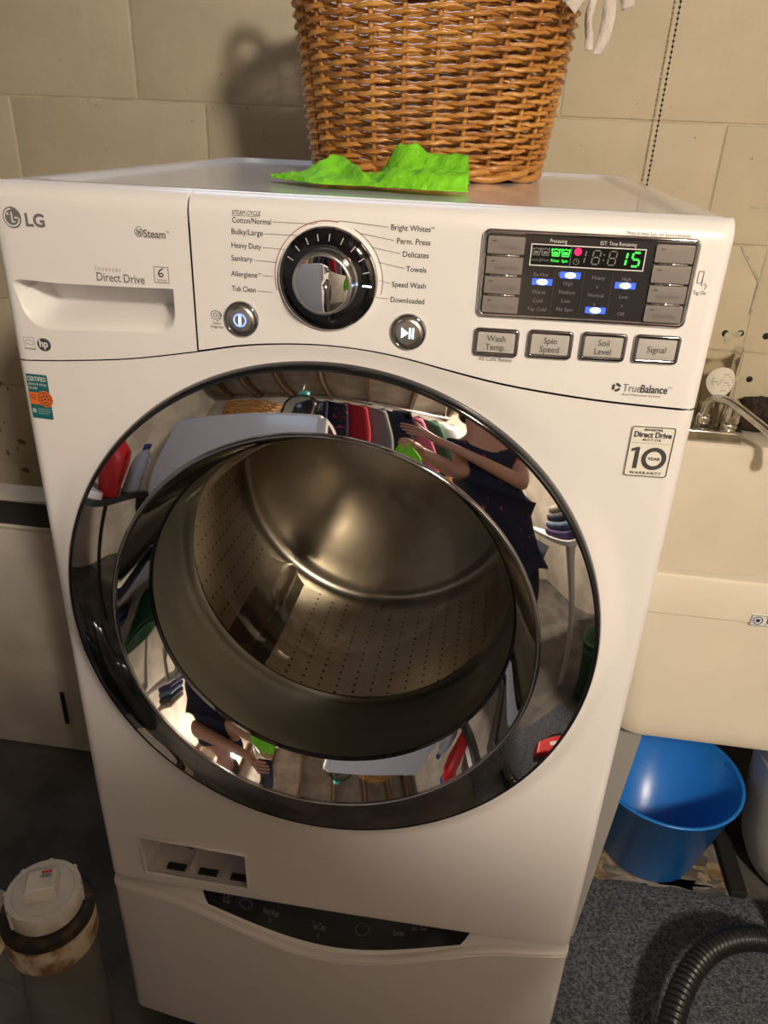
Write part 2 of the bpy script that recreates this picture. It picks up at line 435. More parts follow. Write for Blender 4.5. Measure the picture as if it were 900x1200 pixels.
HND = [(-.331, .8935), (-.29, .8938), (-.24, .8948), (-.19, .8962), (-.1635, .8970), (-.1615, .8950), (-.1615, .8840), (-.1620, .8700), (-.1650, .8610), (-.1720, .8545), (-.1830, .8520), (-.22, .8510), (-.26, .8485), (-.292, .8462), (-.308, .8470), (-.319, .8525), (-.326, .8620), (-.3305, .8780)]
hole = smoothcurve([(a, b, 0) for a, b in HND], 4, True); hole = [(p.x, p.y) for p in hole]
hc = (-.245, .875)
dx0, dx1 = -W, XS - .0009
def rectray(a):
    # boundary of the drawer front (rectangle with curved bottom) along direction a from hc
    c, s = cos(a), sin(a); best = 9
    if c > 1e-6: best = min(best, (dx1 - hc[0]) / c)
    if c < -1e-6: best = min(best, (dx0 - hc[0]) / c)
    if s > 1e-6: best = min(best, (H - hc[1]) / s)
    if s < -1e-6:
        for _ in range(3): pass
        lo_, hi_ = 0, 1
        for _ in range(40):
            mid = (lo_ + hi_) / 2
            if hc[1] + s * mid > seam(hc[0] + c * mid) + .0007: lo_ = mid
            else: hi_ = mid
        best = min(best, lo_)
    return (hc[0] + c * best, hc[1] + s * best)
angs = set()
NB = 120
for i in range(NB): angs.add(round(2 * pi * i / NB - pi, 5))
for cx_, cz_ in ((dx0, H), (dx1, H), (dx1, seam(dx1) + .0007), (dx0, seam(dx0) + .0007), (-W + .006, H), (-W + .014, H), (dx0, H - .006), (dx0, H - .018), (dx1, H - .006), (dx1, H - .018)):
    angs.add(round(atan2(cz_ - hc[1], cx_ - hc[0]), 5))
for p in hole: angs.add(round(atan2(p[1] - hc[1], p[0] - hc[0]), 5))
angs = sorted(angs)
def holeray(a):
    c, s = cos(a), sin(a); best = None
    for i in range(len(hole)):
        p, q = hole[i], hole[(i + 1) % len(hole)]
        ex, ez = q[0] - p[0], q[1] - p[1]; det = c * (-ez) - s * (-ex)
        if abs(det) < 1e-12: continue
        bx, bz = p[0] - hc[0], p[1] - hc[1]
        t = (bx * (-ez) - bz * (-ex)) / det; u_ = (c * bz - s * bx) / det
        if t > 0 and -1e-4 <= u_ <= 1 + 1e-4 and (best is None or t > best): best = t
    return (hc[0] + c * best, hc[1] + s * best)
IH = [holeray(a) for a in angs]; OH = [rectray(a) for a in angs]
drw = finish(loopmesh(IH, OH, [0, .03, .08, .16, .28, .42, .56, .68, .78, .86, .91, .945, .97, .985, 1], F, PLASTIC, 'x'), 'detergent_drawer', PLASTIC, wm)
# scooped grip: outline loop stepped inward
NH = len(IH); gv = []; gf = []
def scoop(k, p):
    x, z = p; top = ss(.868, .890, z)
    ix = hc[0] + (x - hc[0]) * (1 - .08 * k)
    iz = z + (1 - top) * .020 * k ** .8
    return (ix, F(x, z) + .044 * (k ** (1.5 - 1.0 * top)), iz)
KS = [0, .05, .15, .3, .5, .75, 1]
for k in KS:
    for p in IH: gv.append(scoop(k, p) if k > 0 else (p[0], F(*p), p[1]))
for k in range(len(KS) - 1):
    for i in range(NH): gf.append((k * NH + i, k * NH + (i + 1) % NH, (k + 1) * NH + (i + 1) % NH, (k + 1) * NH + i))
gf.append(tuple(range((len(KS) - 1) * NH, len(KS) * NH)))
finish(MB().add(gv, gf), 'grip_recess', PLASTIC, drw, angle=50)

# ---- door
door = MB().lathe([(.3005 - .0575 * t, .0400 + .0575 * .305 * t + .0014 * sin(pi * t)) for t in [i / 14 for i in range(15)]], 160, RC, RU, RV, RN).build('door', CHROME, wm, True)
MB().lathe([(.3045, -.002), (.3075, .012), (.3085, .025), (.3078, .033), (.3055, .0380), (.3025, .0402), (.3004, .0399)], 160, RC, RU, RV, RN).build('outer_rim', BLACKG, door, True)
MB().lathe([(.2435, .0575), (.2425, .0600), (.2405, .0612), (.2385, .0605), (.2372, .0575)], 160, RC, RU, RV, RN).build('ridge', DCHROME, door, True)
def loft(loops, seg, name, m, parent):
    mb = MB(); vs = []; fs = []
    for R_, h, ou, ov in loops:
        for i in range(seg): a = 2 * pi * i / seg; vs.append(RC + RN * h + RU * (R_ * cos(a) + ou) + RV * (R_ * sin(a) + ov))
    for k in range(len(loops) - 1):
        for i in range(seg): j = (i + 1) % seg; fs.append((k * seg + i, k * seg + j, (k + 1) * seg + j, (k + 1) * seg + i))
    return mb.add(vs, fs).build(name, m, parent, True)
GO, GV = .0018, .013
def bez(t): k = t ** .92; return (.2375 - .0230 * t, .0580 - .0330 * (1.18 * t - .18 * t * t), GO * t, GV * t)
loft([bez(i / 10) for i in range(11)], 160, 'inner_bezel', CHROME, door)
loft([(.2148, .0252, GO, GV), (.2140, .0240, GO, GV), (.2125, .0228, GO, GV), (.2115, .0200, GO, GV)], 160, 'glass_seal', BLACKG, door)
GL = glass_mat('door_glass', (.90, .90, .87), .012, 1.40)
loft([(r, h, GO * q, GV * q) for r, h, q in ((.2120, .0215, 1), (.2105, .014, 1), (.2085, -.010, .9), (.205, -.040, .7), (.199, -.075, .5), (.190, -.104, .3), (.174, -.122, .15), (.14, -.130, 0), (.08, -.133, 0), (.03, -.134, 0), (.0005, -.134, 0))], 128, 'glass_bowl', GL, door)
# ---- gasket and drum
def TL(prof, seg, name, m, parent): return MB().lathe(prof, seg, RC, RU, RV, RN).build(name, m, parent, True)
TL([(.303, -.004), (.262, -.004), (.246, -.010), (.238, -.03), (.236, -.06), (.240, -.075), (.234, -.085), (.230, -.10), (.234, -.112), (.226, -.118), (.218, -.112), (.214, -.118)], 120, 'door_gasket', RUBBER, wm)
drum = TL([(.215, -.122), (.219, -.124), (.240, -.128), (.255, -.140), (.260, -.16), (.260, -.44), (.254, -.455), (.240, -.462), (.225, -.459), (.19, -.452), (.15, -.455), (.12, -.446), (.06, -.442), (.0005, -.440)], 120, 'drum', DRUM, wm)
for k in range(3):
    a0 = radians(-10 + 120 * k); lf = MB(); n_ = 10; vs = []; fs = []
    for i in range(n_ + 1):
        h = -.17 - .26 * i / n_; e = sin(pi * (i + .4) / (n_ + .8)) ** .4
        for da, r in ((-.16, .262), (-.07, .240 - .0 * e), (-.02, .262 - .052 * e), (.02, .262 - .052 * e), (.07, .240), (.16, .262)): vs.append(ringpt(min(.262, r if abs(da) < .05 else (.262 - .024 * e if abs(da) < .1 else .262)), h, a0 + da))
    for i in range(n_):
        for j in range(5): fs.append((i * 6 + j, i * 6 + j + 1, (i + 1) * 6 + j + 1, (i + 1) * 6 + j))
    lf.add(vs, fs).build('lifter', DRUM, drum, True)
hb = MB()
for ia in range(60):
    a = radians(6 * ia)
    if min(abs(((math.degrees(a) - (-10 + 120 * k)) + 180) % 360 - 180) for k in range(3)) < 13: continue
    for j in range(15):
        hb.lathe([(.0022, 0), (.0003, -.0003)], 6, ringpt(.2592, -.18 - .017 * j - (.0085 if ia % 2 else 0), a), RN, (RU * -sin(a) + RV * cos(a)), (RU * cos(a) + RV * sin(a)))
o = hb.build('drain_holes', DARK, drum); o['kind'] = 'stuff'
# ---- service flap recess
fx0, fx1, fz0, fz1 = FL
rec = MB()
d_ = .062
def fy(x, z): return F(x, z) + .0005
A = [(fx0, fz0), (fx1, fz0), (fx1, fz1), (fx0, fz1)]; B = [(fx0 + .006, fz0 + .004), (fx1 - .006, fz0 + .004), (fx1 - .006, fz1 - .002), (fx0 + .006, fz1 - .002)]
vs = [(x, fy(x, z), z) for x, z in A] + [(x, fy(x, z) + d_, z) for x, z in B]
rec.add(vs, [(i, (i + 1) % 4, 4 + (i + 1) % 4, 4 + i) for i in range(4)] + [(4, 5, 6, 7)])
recess = finish(rec, 'service_flap_recess', mat('recess_plastic', (.62, .60, .58), .5), wm, angle=20)
fr = MB(); w_ = .0030
path = [(x, F(x, z) - .0022, z) for x, z in [(fx0 + .003, fz0), (fx1 - .003, fz0), (fx1, fz0 + .003), (fx1, fz1 - .003), (fx1 - .003, fz1), (fx0 + .003, fz1), (fx0, fz1 - .003), (fx0, fz0 + .003)]]
fr.tube(path, w_, 8, closed=True, flat=.7).build('recess_frame', PLASTIC, recess, True)
for i in range(3):
    x = fx0 + .030 + i * .050
    MB().box(x, x + .028, fy(x, fz0) + .006, fy(x, fz0) + .016, fz0 + .0025, fz0 + .006).build('slot', DARK, recess)
    MB().box(x + .036, x + .038, fy(x, fz0) + .006, fy(x, fz0) + .055, fz0 + .003, fz0 + .012).build('partition', mat('recess_plastic', (.6, .6, .6)), recess)
MB().lathe([(.0003, -.03), (.014, -.03), (.016, -.026), (.016, 0)], 24, (fx0 + .062, fy(-.22, .08) + .058, fz1 - .018), (1, 0, 0), (0, 0, 1), (0, 1, 0)).build('drain_plug', BLACKP, recess, True)
MB().tube(smoothcurve([(fx0 + .055, .02, fz1 - .004), (fx0 + .058, .012, fz1 - .03), (fx0 + .068, .010, fz1 - .036), (fx0 + .078, .012, fz1 - .026), (fx0 + .08, .02, fz1 - .004)], 5), .0045, 8).build('drain_hose_loop', BLACKP, recess, True)

# ---- dial
DC = Vector((-.0080, F(-.01, .915) + .001, .9165)); DU = Vector((1, 0, 0)); DV = Vector((0, 0, 1)); DN = Vector((0, -1, 0))
def DL(prof, seg, name, m, parent, c=DC): return MB().lathe(prof, seg, c, DU, DV, DN).build(name, m, parent, True)
dial = DL([(.0462, 0), (.0462, .004), (.0448, .006), (.0415, .0090), (.0370, .0104), (.0290, .0108)], 72, 'dial', BLACKG, wm)
DL([(.0468, -.001), (.0472, .003), (.0464, .0055), (.0452, .0062)], 72, 'dial_trim_ring', CHROME, dial)
DL([(.0298, .0105), (.0298, .0125), (.0285, .0135), (.0280, .015), (.0276, .026), (.0272, .0290)], 72, 'knob_collar', SILVER, dial)
DL([(.0272, .0290), (.0268, .0302), (.0252, .0308), (.0235, .0300)], 72, 'knob_rim', SILVER, dial)
DL([(.0246, .0304), (.020, .0312), (.014, .0317), (.007, .0320), (.0003, .0321)], 72, 'knob_cap', CHROME, dial)
tk = mat('dial_tick', (.45, .45, .46), .5)
for a in (152, 135, 118, 102, 86, 68, 50, 32, 14):
    a = radians(a); f = MB(); c, s = cos(a), sin(a)
    f.obox(DC + Vector((c * .0380, -.0103, s * .0380)), Vector((c * .0030, .0006, s * .0030)), Vector((-s * .0004, 0, c * .0004)), (0, .0004, 0)).build('tick_mark', tk, dial)
a = radians(-4); MB().obox(DC + Vector((cos(a) * .0380, -.0103, sin(a) * .0380)), Vector((cos(a) * .004, .0006, sin(a) * .004)), Vector((-sin(a) * .0007, 0, cos(a) * .0007)), (0, .0005, 0)).build('lit_tick', mat('lit_tick', (.6, .7, 1), .4, emit=(.45, .6, 1), estr=6), dial)

# ---- round lit buttons
GLOWB = mat('blue_button_light', (.5, .6, 1), .4, emit=(.12, .35, 1), estr=1.2)
GLOWW = mat('button_symbol_light', (.8, .9, 1), .4, emit=(.4, .65, 1), estr=2.0)
def round_button(nm, x, z, sym):
    c = Vector((x, F(x, z) + .001, z))
    b = DL([(.0142, 0), (.0142, .004), (.0136, .0058), (.010, .0066), (.005, .0070), (.0003, .0071)], 40, nm, SILVER, wm, c)
    DL([(.0172, 0), (.0172, .003), (.0160, .0046), (.0146, .0048), (.0142, .0030)], 40, 'bezel', DCHROME, b, c)
    sf_ = lambda x_, z_: c.y - .0070
    f = Flat()
    if sym == 'power': f.rect(x - .0011, x + .0011, z - .0045, z + .0045); f.build('power_symbol', GLOWW, b, sf_); Flat().arc(x, z, .0058, .0012, 0, 360).build('glow_ring', GLOWB, b, sf_, .0005)
    else:
        f.poly([(x - .006, z - .005), (x + .001, z), (x - .006, z + .005)]); f.rect(x + .0012, x + .0030, z - .005, z + .005); f.rect(x + .0042, x + .0060, z - .005, z + .005); f.build('play_pause_symbol', GLOWW, b, sf_)
round_button('power_button', -.0935, .8735, 'power')
round_button('play_button', .069, .873, 'play')

# ---- printed words round the dial
def tx(*a, **k): k.setdefault('parent', wm); return text(*a, **k)
tx('STEAM CYCLE', -.0982, .9685, .0268, .0050)
Flat().rect(-.0982, -.0714, .9674, .9677).build('underline', INKL, wm)
for s_, x, z, w in (('Cotton/Normal', -.0984, .9612, .0366), ('Bulky/Large', -.0998, .9512, .0300), ('Heavy Duty', -.1004, .9392, .0285), ('Sanitary', -.1010, .9276, .0205), ('Allergiene', -.1018, .9134, .0255), ('Tub Clean', -.1017, .8998, .0235)):
    tx(s_, x, z, w, .0070, bold=.004)
for s_, x, z, w in (('Bright Whites', .0485, .9628, .0352), ('Perm. Press', .0543, .9516, .0300), ('Delicates', .0600, .9405, .0235), ('Towels', .0640, .9278, .0186), ('Speed Wash', .0515, .9136, .0312), ('Downloaded', .0505, .8996, .0315)):
    tx(s_, x, z, w, .0070, bold=.004)
ld_ = Flat()
for p in ([(-.060, .9638), (-.022, .9640), (-.018, .9655)], [(-.068, .9530), (-.036, .9535)], [(-.070, .9410), (-.048, .9405)], [(-.078, .9292), (-.057, .9285)], [(-.071, .9158), (-.061, .9155)], [(-.076, .9014), (-.062, .9008)],
          [(-.002, .9670), (.004, .9680), (.046, .9650)], [(.021, .9585), (.052, .9540)], [(.033, .9470), (.058, .9430)], [(.038, .9345), (.062, .9305)], [(.040, .9185), (.050, .9163)], [(.036, .9030), (.049, .9022)]): ld_.line(p, .0004)
ld_.arc(DC.x, DC.z, .0510, .0005, -12, 62, 30); ld_.build('pointer_lines', INKL, wm)
Flat().arc(DC.x, DC.z, .0510, .0007, 80, 195, 40).build('steam_arc', REDINK, wm)
sd = Flat(); sd.arc(-.1200, .8755, .0042, .0006); sd.arc(-.1200, .8755, .0018, .0006); sd.arc(-.1200, .8755, .0058, .0006, -80, 40, 12); sd.line([(-.1155, .8790), (-.1135, .8760), (-.1150, .8720)], .0007); sd.build('diagnosis_icon', INK, wm)
tx('Smart', -.1190, .8665, .008, .0036, align='CENTER'); tx('Diagnosis', -.1190, .8630, .013, .0036, align='CENTER')

# ---- printing on the drawer
lg = Flat().disc(-.3215, .9530, .0098, 36).build('brand_roundel', INKL, drw)
lgw = Flat(); lgw.arc(-.3215, .9530, .0078, .0014, 90, 355, 30); lgw.rect(-.3222, -.3208, .9490, .9580); lgw.rect(-.3222, -.3185, .9485, .9498); lgw.rect(-.3190, -.3143, .9523, .9536); lgw.disc(-.3255, .9562, .0012, 12); lgw.build('brand_face_lines', PLASTIC, drw, None, .0011)
tx('LG', -.3085, .9462, .0205, .0165, m=INKL, bold=.03, parent=drw)
tx('Steam', -.1865, .9432, .0220, .0100, m=INKL, bold=.02, parent=drw)
st = Flat()
for p, q, r in ((-.1905, .9498, .0026), (-.1930, .9475, .0022), (-.1885, .9478, .0022), (-.1915, .9455, .0022), (-.1892, .9458, .0020)): st.arc(p, q, r, .0006, 0, 360, 16)
st.build('steam_cloud_icon', INKL, drw)
tx('Direct Drive', -.2405, .8998, .0500, .0115, m=INKL, bold=.01, parent=drw)
tx('Inverter', -.2405, .9092, .0270, .0066, m=INKF, parent=drw, space=1.3)
mo = Flat(); mo.frame(-.1795, -.1645, .9020, .9172, .0006); mo.build('motion_badge_frame', INKL, drw)
mo = Flat(); mo.line([(-.1700, .9155), (-.1735, .9135), (-.1750, .9105), (-.1738, .9082), (-.1712, .9080), (-.1700, .9098), (-.1715, .9112), (-.1740, .9105)], .0013); mo.build('motion_swirl', INK, drw)
tx('MOTION', -.1720, .9036, .0095, .0026, align='CENTER', parent=drw)
es = Flat(); es.frame(-.3325, -.3200, .8235, .8365, .0005); es.line([(-.3312, .8310), (-.3290, .8335), (-.3255, .8340), (-.3225, .8320), (-.3212, .8298)], .0007); es.line([(-.3310, .8288), (-.3280, .8296), (-.3250, .8285), (-.3215, .8290)], .0007); es.rect(-.3322, -.3203, .8237, .8252); es.build('energy_badge', INKF, drw)
Flat().disc(-.3095, .8300, .0068, 28, 1.15).build('hp_badge', INK, drw)
tx('hp', -.3098, .8278, .0098, .0105, m=PLASTIC, align='CENTER', off=.0011, bold=.03, parent=drw)

# ---- display block
DX0, DX1, DZ0, DZ1 = .1335, .3155, .8950, .9662
def FDs(x, z): return F(x, z) - .0022
def rrect(x0, x1, z0, z1, r, n=5):
    out = []
    for cx_, cz_, a0 in ((x1 - r, z0 + r, -90), (x1 - r, z1 - r, 0), (x0 + r, z1 - r, 90), (x0 + r, z0 + r, 180)):
        for k in range(n + 1): a = radians(a0 + 90 * k / n); out.append((cx_ + r * cos(a), cz_ + r * sin(a)))
    return out
def pad(name, x0, x1, z0, z1, r, h, m, parent, surf=None, dome=.0006):
    """a raised, rounded key following the panel"""
    sf = surf or F; L0 = rrect(x0, x1, z0, z1, r); cx_, cz_ = (x0 + x1) / 2, (z0 + z1) / 2
    vs = []; N = len(L0)
    for sc, hh in ((1, -.002), (1, h - dome), (.985, h), (.5, h + .0002)):
        for x, z in L0:
            xx_ = cx_ + (x - cx_) * (1 if sc == 1 else (1 - (1 - sc) * .5 if sc > .9 else sc)); zz_ = cz_ + (z - cz_) * (sc if sc < .9 else (1 if sc == 1 else .96)); vs.append((xx_, sf(xx_, zz_) - hh, zz_))
    fs = [(k * N + i, k * N + (i + 1) % N, (k + 1) * N + (i + 1) % N, (k + 1) * N + i) for k in range(3) for i in range(N)] + [tuple(range(3 * N, 4 * N))]
    return finish(MB().add(vs, fs), name, m, parent, angle=45)
disp = finish(loopmesh([(.2245 + (x - .2245) * .001, .93 + (z - .93) * .001) for x, z in rrect(DX0, DX1, DZ0, DZ1, .004)], rrect(DX0, DX1, DZ0, DZ1, .004), [0, .2, .4, .6, .8, 1], FDs, BLACKG, 'x'), 'display', mat('smoked_display', (.035, .033, .033), .12, coat=.3), wm)
fr = MB().tube([(x, F(x, z) - .0016, z) for x, z in rrect(DX0 - .0008, DX1 + .0008, DZ0 - .0008, DZ1 + .0008, .0045)], .0022, 8, closed=True).build('display_frame', CHROME, disp, True)
DB = mat('dark_silver_key', (.27, .24, .225), .38, .3)
for i in range(4):
    z1 = DZ1 - .0030 - i * .0172; z0 = z1 - .0150
    for x0, x1 in ((DX0 + .0022, .1680), (.2805, DX1 - .0022)):
        b = pad('option_key', x0, x1, z0, z1, .0010, .0022, DB, disp, FDs)
        Flat().rect(x0 + .0040, x0 + .0075, z1 - .0042, z1 - .0033).build('indicator', INK, b, FDs, .0028)
        if i < 3: MB().tube([(x, FDs(x, z0) - .0018, z0 - .0011) for x in (x0 + .004, (x0 + x1) / 2, x1 - .004)], .0012, 6).build('key_gap_trim', CHROME, disp, True)
for i, (a, b) in enumerate((('PreWash', ''), ('Rinse+Spin', ''), ('Delay Wash', 'Extra Rinse'), ('Cold Wash', 'Water Plus'))):
    z = DZ1 - .0115 - i * .0172
    if a: text(a, .1535, z - .002, None, .0046, disp, INKL, FDs, 'CENTER', off=.0028)
    if b: text(b, .2980, z - .002, None, .0046, disp, INKL, FDs, 'CENTER', off=.0028)
Flat().frame(.1735, .2728, .9398, .9585, .0009).build('lcd_frame', WHITEINK, disp, FDs, .0008)
Flat().rect(.1735, .2728, .9398, .9585).build('lcd_window', mat('lcd_black', (.010, .011, .011), .2), disp, FDs, .0003)
Flat().rect(.2085, .2090, .9400, .9585).build('lcd_divider', INKD, disp, FDs, .0008)
text('Processing', .1965, .9600, .0145, .0045, disp, WHITEINK, FDs, 'CENTER', off=.0008)
text('EST. Time Remaining', .2480, .9602, .0310, .0045, disp, WHITEINK, FDs, 'CENTER', off=.0008)
GREEN = mat('green_led', (.05, .9, .1), .4, emit=(.06, 1, .08), estr=.9)
SEG = mat('unlit_segment', (.17, .17, .16), .5)
SEGS = {'a': ((0, 1), (1, 1)), 'b': ((1, 1), (1, .5)), 'c': ((1, .5), (1, 0)), 'd': ((0, 0), (1, 0)), 'e': ((0, .5), (0, 0)), 'f': ((0, 1), (0, .5)), 'g': ((0, .5), (1, .5))}
def digit(x, z, w, h, on, m, wd=.0016):
    f = Flat()
    for s in on:
        (a, b), (c, d) = SEGS[s]; sl_ = .0012
        p = (x + a * w + b * sl_, z + b * h); q = (x + c * w + d * sl_, z + d * h); g = .12
        f.line([(p[0] + (q[0] - p[0]) * g, p[1] + (q[1] - p[1]) * g), (p[0] + (q[0] - p[0]) * (1 - g), p[1] + (q[1] - p[1]) * (1 - g))], wd)
    return f.build('segment_digit', m, disp, FDs, .0009)
digit(.2205, .9438, .0001, .0115, 'bc', SEG, .0011); digit(.2270, .9438, .0062, .0115, 'abcdefg', SEG, .0011)
Flat().disc(.2372, .9475, .0007).disc(.2372, .9520, .0007).build('colon', SEG, disp, FDs, .0009)
digit(.2410, .9438, .0062, .0115, 'abcdefg', SEG, .0011)
digit(.2500, .9438, .0062, .0115, 'bc', GREEN); digit(.2610, .9438, .0065, .0115, 'afgcd', GREEN)
Flat().disc(.2145, .9535, .0033, 20).build('lock_light', mat('red_led', (.9, .02, .1), .4, emit=(1, .01, .10), estr=.9), disp, FDs, .0009)
Flat().arc(.2140, .9450, .0024, .0005).line([(.2140, .9465), (.2140, .9450), (.2150, .9450)], .0004).build('clock_icon', INKD, disp, FDs, .0009)
def tub_icon(x, z, m):
    f = Flat(); f.line([(x - .0035, z + .0030), (x - .0028, z - .0030), (x + .0028, z - .0030), (x + .0035, z + .0030)], .0010); f.line([(x - .0035, z + .0030), (x - .0018, z + .0020), (x, z + .0030), (x + .0018, z + .0020), (x + .0035, z + .0030)], .0009); f.rect(x - .002, x + .002, z - .002, z + .0006); f.build('tub_icon', m, disp, FDs, .0009)
for x, z, m, t in ((.1785, .9520, SEG, 'Sensing'), (.1865, .9520, SEG, 'Wash'), (.1955, .9520, GREEN, 'Rinse'), (.2040, .9520, GREEN, 'Spin')):
    tub_icon(x, z, m); text(t, x, .9440, None, .0034, disp, m, FDs, 'CENTER', off=.0009)
BLUEL = mat('blue_led_bar', (.03, .06, .3), .4, emit=(.06, .16, 1), estr=1.0); WBL = mat('white_led_core', (.9, .95, 1), .4, emit=(.5, .68, 1), estr=1.8)
cols = (.1850, .2098, .2355, .2600)
for ci, words in enumerate((('Ex.Hot', 'Hot', 'Warm', 'Cold', 'Tap Cold'), ('Extra High', 'High', 'Medium', 'Low', 'No Spin'), ('Heavy', '▼', 'Normal', '✕', 'Light'), ('High', '●', 'Low', '▼', 'Off'))):
    for ri, t in enumerate(words):
        z = .9325 - ri * .0076
        x = cols[ci]
        t = {'▼': 'v', '✕': 'x', '●': 'o'}.get(t, t)
        text(t, x, z - .0016 + .0012 * (ci == 1), None, .0046, disp, INKD, FDs, 'CENTER', off=.0006)
for x in (.1972, .2227, .2478): Flat().rect(x - .0002, x + .0002, .8985, .9370).build('grid_line', mat('display_grid', (.07, .07, .07), .4), disp, FDs, .0005)
for x, z in ((.1868, .9262), (.2107, .9332), (.2597, .9270), (.2372, .9040)):
    Flat().rect(x - .0090, x + .0090, z - .0028, z + .0028).build('option_light', BLUEL, disp, FDs, .0008)
    Flat().disc(x, z, .0026, 20, 1.9).build('light_core', WBL, disp, FDs, .0011)
tx('✱ Press & Hold 3sec. for Extra Functions'.replace('✱', '*'), .2520, .9698, .0560, .0040, m=INKL)

# ---- four wide keys
for x, z, a, b in ((.1518, .8690, 'Wash', 'Temp.'), (.2012, .8702, 'Spin', 'Speed'), (.2497, .8712, 'Soil', 'Level'), (.2978, .8718, 'Signal', '')):
    k = pad('option_button', x - .0172, x + .0172, z - .0095, z + .0095, .0015, .0030, BTN, wm)
    MB().tube([(p, F(p, q) - .0018, q) for p, q in rrect(x - .0188, x + .0188, z - .0112, z + .0112, .002)], .0022, 8, closed=True).build('key_frame', DCHROME, k, True)
    if b: text(a, x, z + .0012, None, .0082, k, INK, F, 'CENTER', off=.0036, sx=.92); text(b, x, z - .0068, None, .0082, k, INK, F, 'CENTER', off=.0036, sx=.92)
    else: text(a, x, z - .0028, None, .0082, k, INK, F, 'CENTER', off=.0036, sx=.95)
tx('All Cold Rinses', .1525, .8508, .0315, .0058, m=INKL, align='CENTER')

for x, z in ((-.0758, .9160), (.0842, .9655), (-.1638, .9480), (.3160, .8350)): tx('TM', x, z, .0032, .0028, m=INKL)
tb = Flat()
for k in range(3): tb.arc(.2685, .8335, .0030, .0024, 10 + 120 * k, 105 + 120 * k, 10)
tb.build('balance_icon', INK, wm)
tx('True', .2745, .8300, .0165, .0108, m=INKL); tx('Balance', .2905, .8300, .0250, .0108, m=INK, bold=.02)
tx('Anti-Vibration System', .2745, .8262, .0360, .0032, m=INKL, space=1.2)
tg = Flat(); tg.frame(.3210, .3260, .9320, .9425, .0006); tg.line([(.3252, .9355), (.3260, .9300), (.3285, .9320), (.3300, .9300), (.3290, .9270)], .0006); tg.build('tag_on_icon', INKL, wm)
tx('Tag On', .3195, .9225, .0112, .0048, m=INKL)

# ---- stickers
STW = mat('sticker_white', (.80, .77, .70), .45)
wx0, wx1, wz0, wz1 = .2895, .3325, .7440, .7975
stk = finish(loopmesh([((wx0 + wx1) / 2 + (x - (wx0 + wx1) / 2) * .01, .77 + (z - .77) * .01) for x, z in rrect(wx0, wx1, wz0, wz1, .003)], rrect(wx0, wx1, wz0, wz1, .003), [0, .5, .8, 1], lambda x, z: FD(x, z) - .0008, STW, 'x'), 'warranty_sticker', STW, wm)
SKF = lambda x, z: FD(x, z) - .0008
Flat().strip(rrect(wx0 + .0006, wx1 - .0006, wz0 + .0006, wz1 - .0006, .0028), rrect(wx0 + .0015, wx1 - .0015, wz0 + .0015, wz1 - .0015, .0022), True).build('sticker_border', INK, stk, SKF)
xm = (wx0 + wx1) / 2
text('INVERTER', xm, .7925, .0175, .0034, stk, INK, SKF, 'CENTER', bold=.02)
text('Direct Drive', xm, .7860, .0355, .0080, stk, INK, SKF, 'CENTER', bold=.03)
text('MOTOR', xm, .7822, .0175, .0034, stk, INK, SKF, 'CENTER', bold=.02, space=1.4)
Flat().rect(wx0 + .003, wx1 - .003, .7797, .7800).build('rule', INKL, stk, SKF)
n1 = Flat(); n1.poly([(.2975, .7530), (.3015, .7530), (.3015, .7755), (.2985, .7755), (.2935, .7735), (.2935, .7705), (.2975, .7720)]); n1.arc(.3165, .7640, .0098, .0042, 0, 360, 36); n1.build('numeral', INK, stk, SKF)
text('YEAR', .3165, .7624, .0125, .0042, stk, INK, SKF, 'CENTER', bold=.02)
text('WARRANTY', xm, .7472, .0310, .0040, stk, INK, SKF, 'CENTER', bold=.02, space=1.3)
TEAL = mat('sticker_teal', (.012, .13, .14), .4); ORG = mat('sticker_orange', (.70, .16, .03), .45)
cx0, cx1, cz0, cz1 = -.3375, -.3125, .7475, .7970
cst = finish(loopmesh([(-.325 + (x + .325) * .01, .772 + (z - .772) * .01) for x, z in rrect(cx0, cx1, cz0, cz1, .0015)], rrect(cx0, cx1, cz0, cz1, .0015), [0, .5, .8, 1], lambda x, z: FD(x, z) - .0008, TEAL, 'x'), 'certified_sticker', TEAL, wm)
text('CERTIFIED', -.325, .7898, .0220, .0068, cst, WHITEINK, SKF, 'CENTER', bold=.012)
text('asthma & allergy', -.325, .7852, .0215, .0040, cst, WHITEINK, SKF, 'CENTER'); text('friendly', -.3365, .7808, .0110, .0040, cst, WHITEINK, SKF)
Flat().rect(cx0 + .0002, cx1 - .0002, .7635, .7770).build('orange_band', ORG, cst, SKF, .0004)
Flat().disc(-.3185, .7705, .0092, 28).build('orange_seal', ORG, cst, SKF, .0005)
s2 = Flat(); s2.arc(-.3185, .7705, .0072, .0010)
for k in range(7): a = 2 * pi * k / 7; s2.disc(-.3185 + .0042 * cos(a), .7705 + .0042 * sin(a), .0013, 10)
s2.disc(-.3185, .7705, .0014, 10); s2.build('seal_pattern', mat('seal_brown', (.12, .05, .02), .5), cst, SKF, .0009)
text('Learn\nmore', -.3365, .7728, .0075, .0034, cst, INK, SKF, line=.9, off=.0009)
Flat().disc(-.3335, .7565, .0026, 16).build('small_seal', mat('pale_teal', (.30, .48, .48), .5), cst, SKF)
for i in range(3): Flat().rect(-.3290, -.3140 - .003 * (i == 2), .7585 - .0025 * i, .7592 - .0025 * i).build('fine_print', mat('pale_teal', (.3, .48, .48)), cst, SKF)

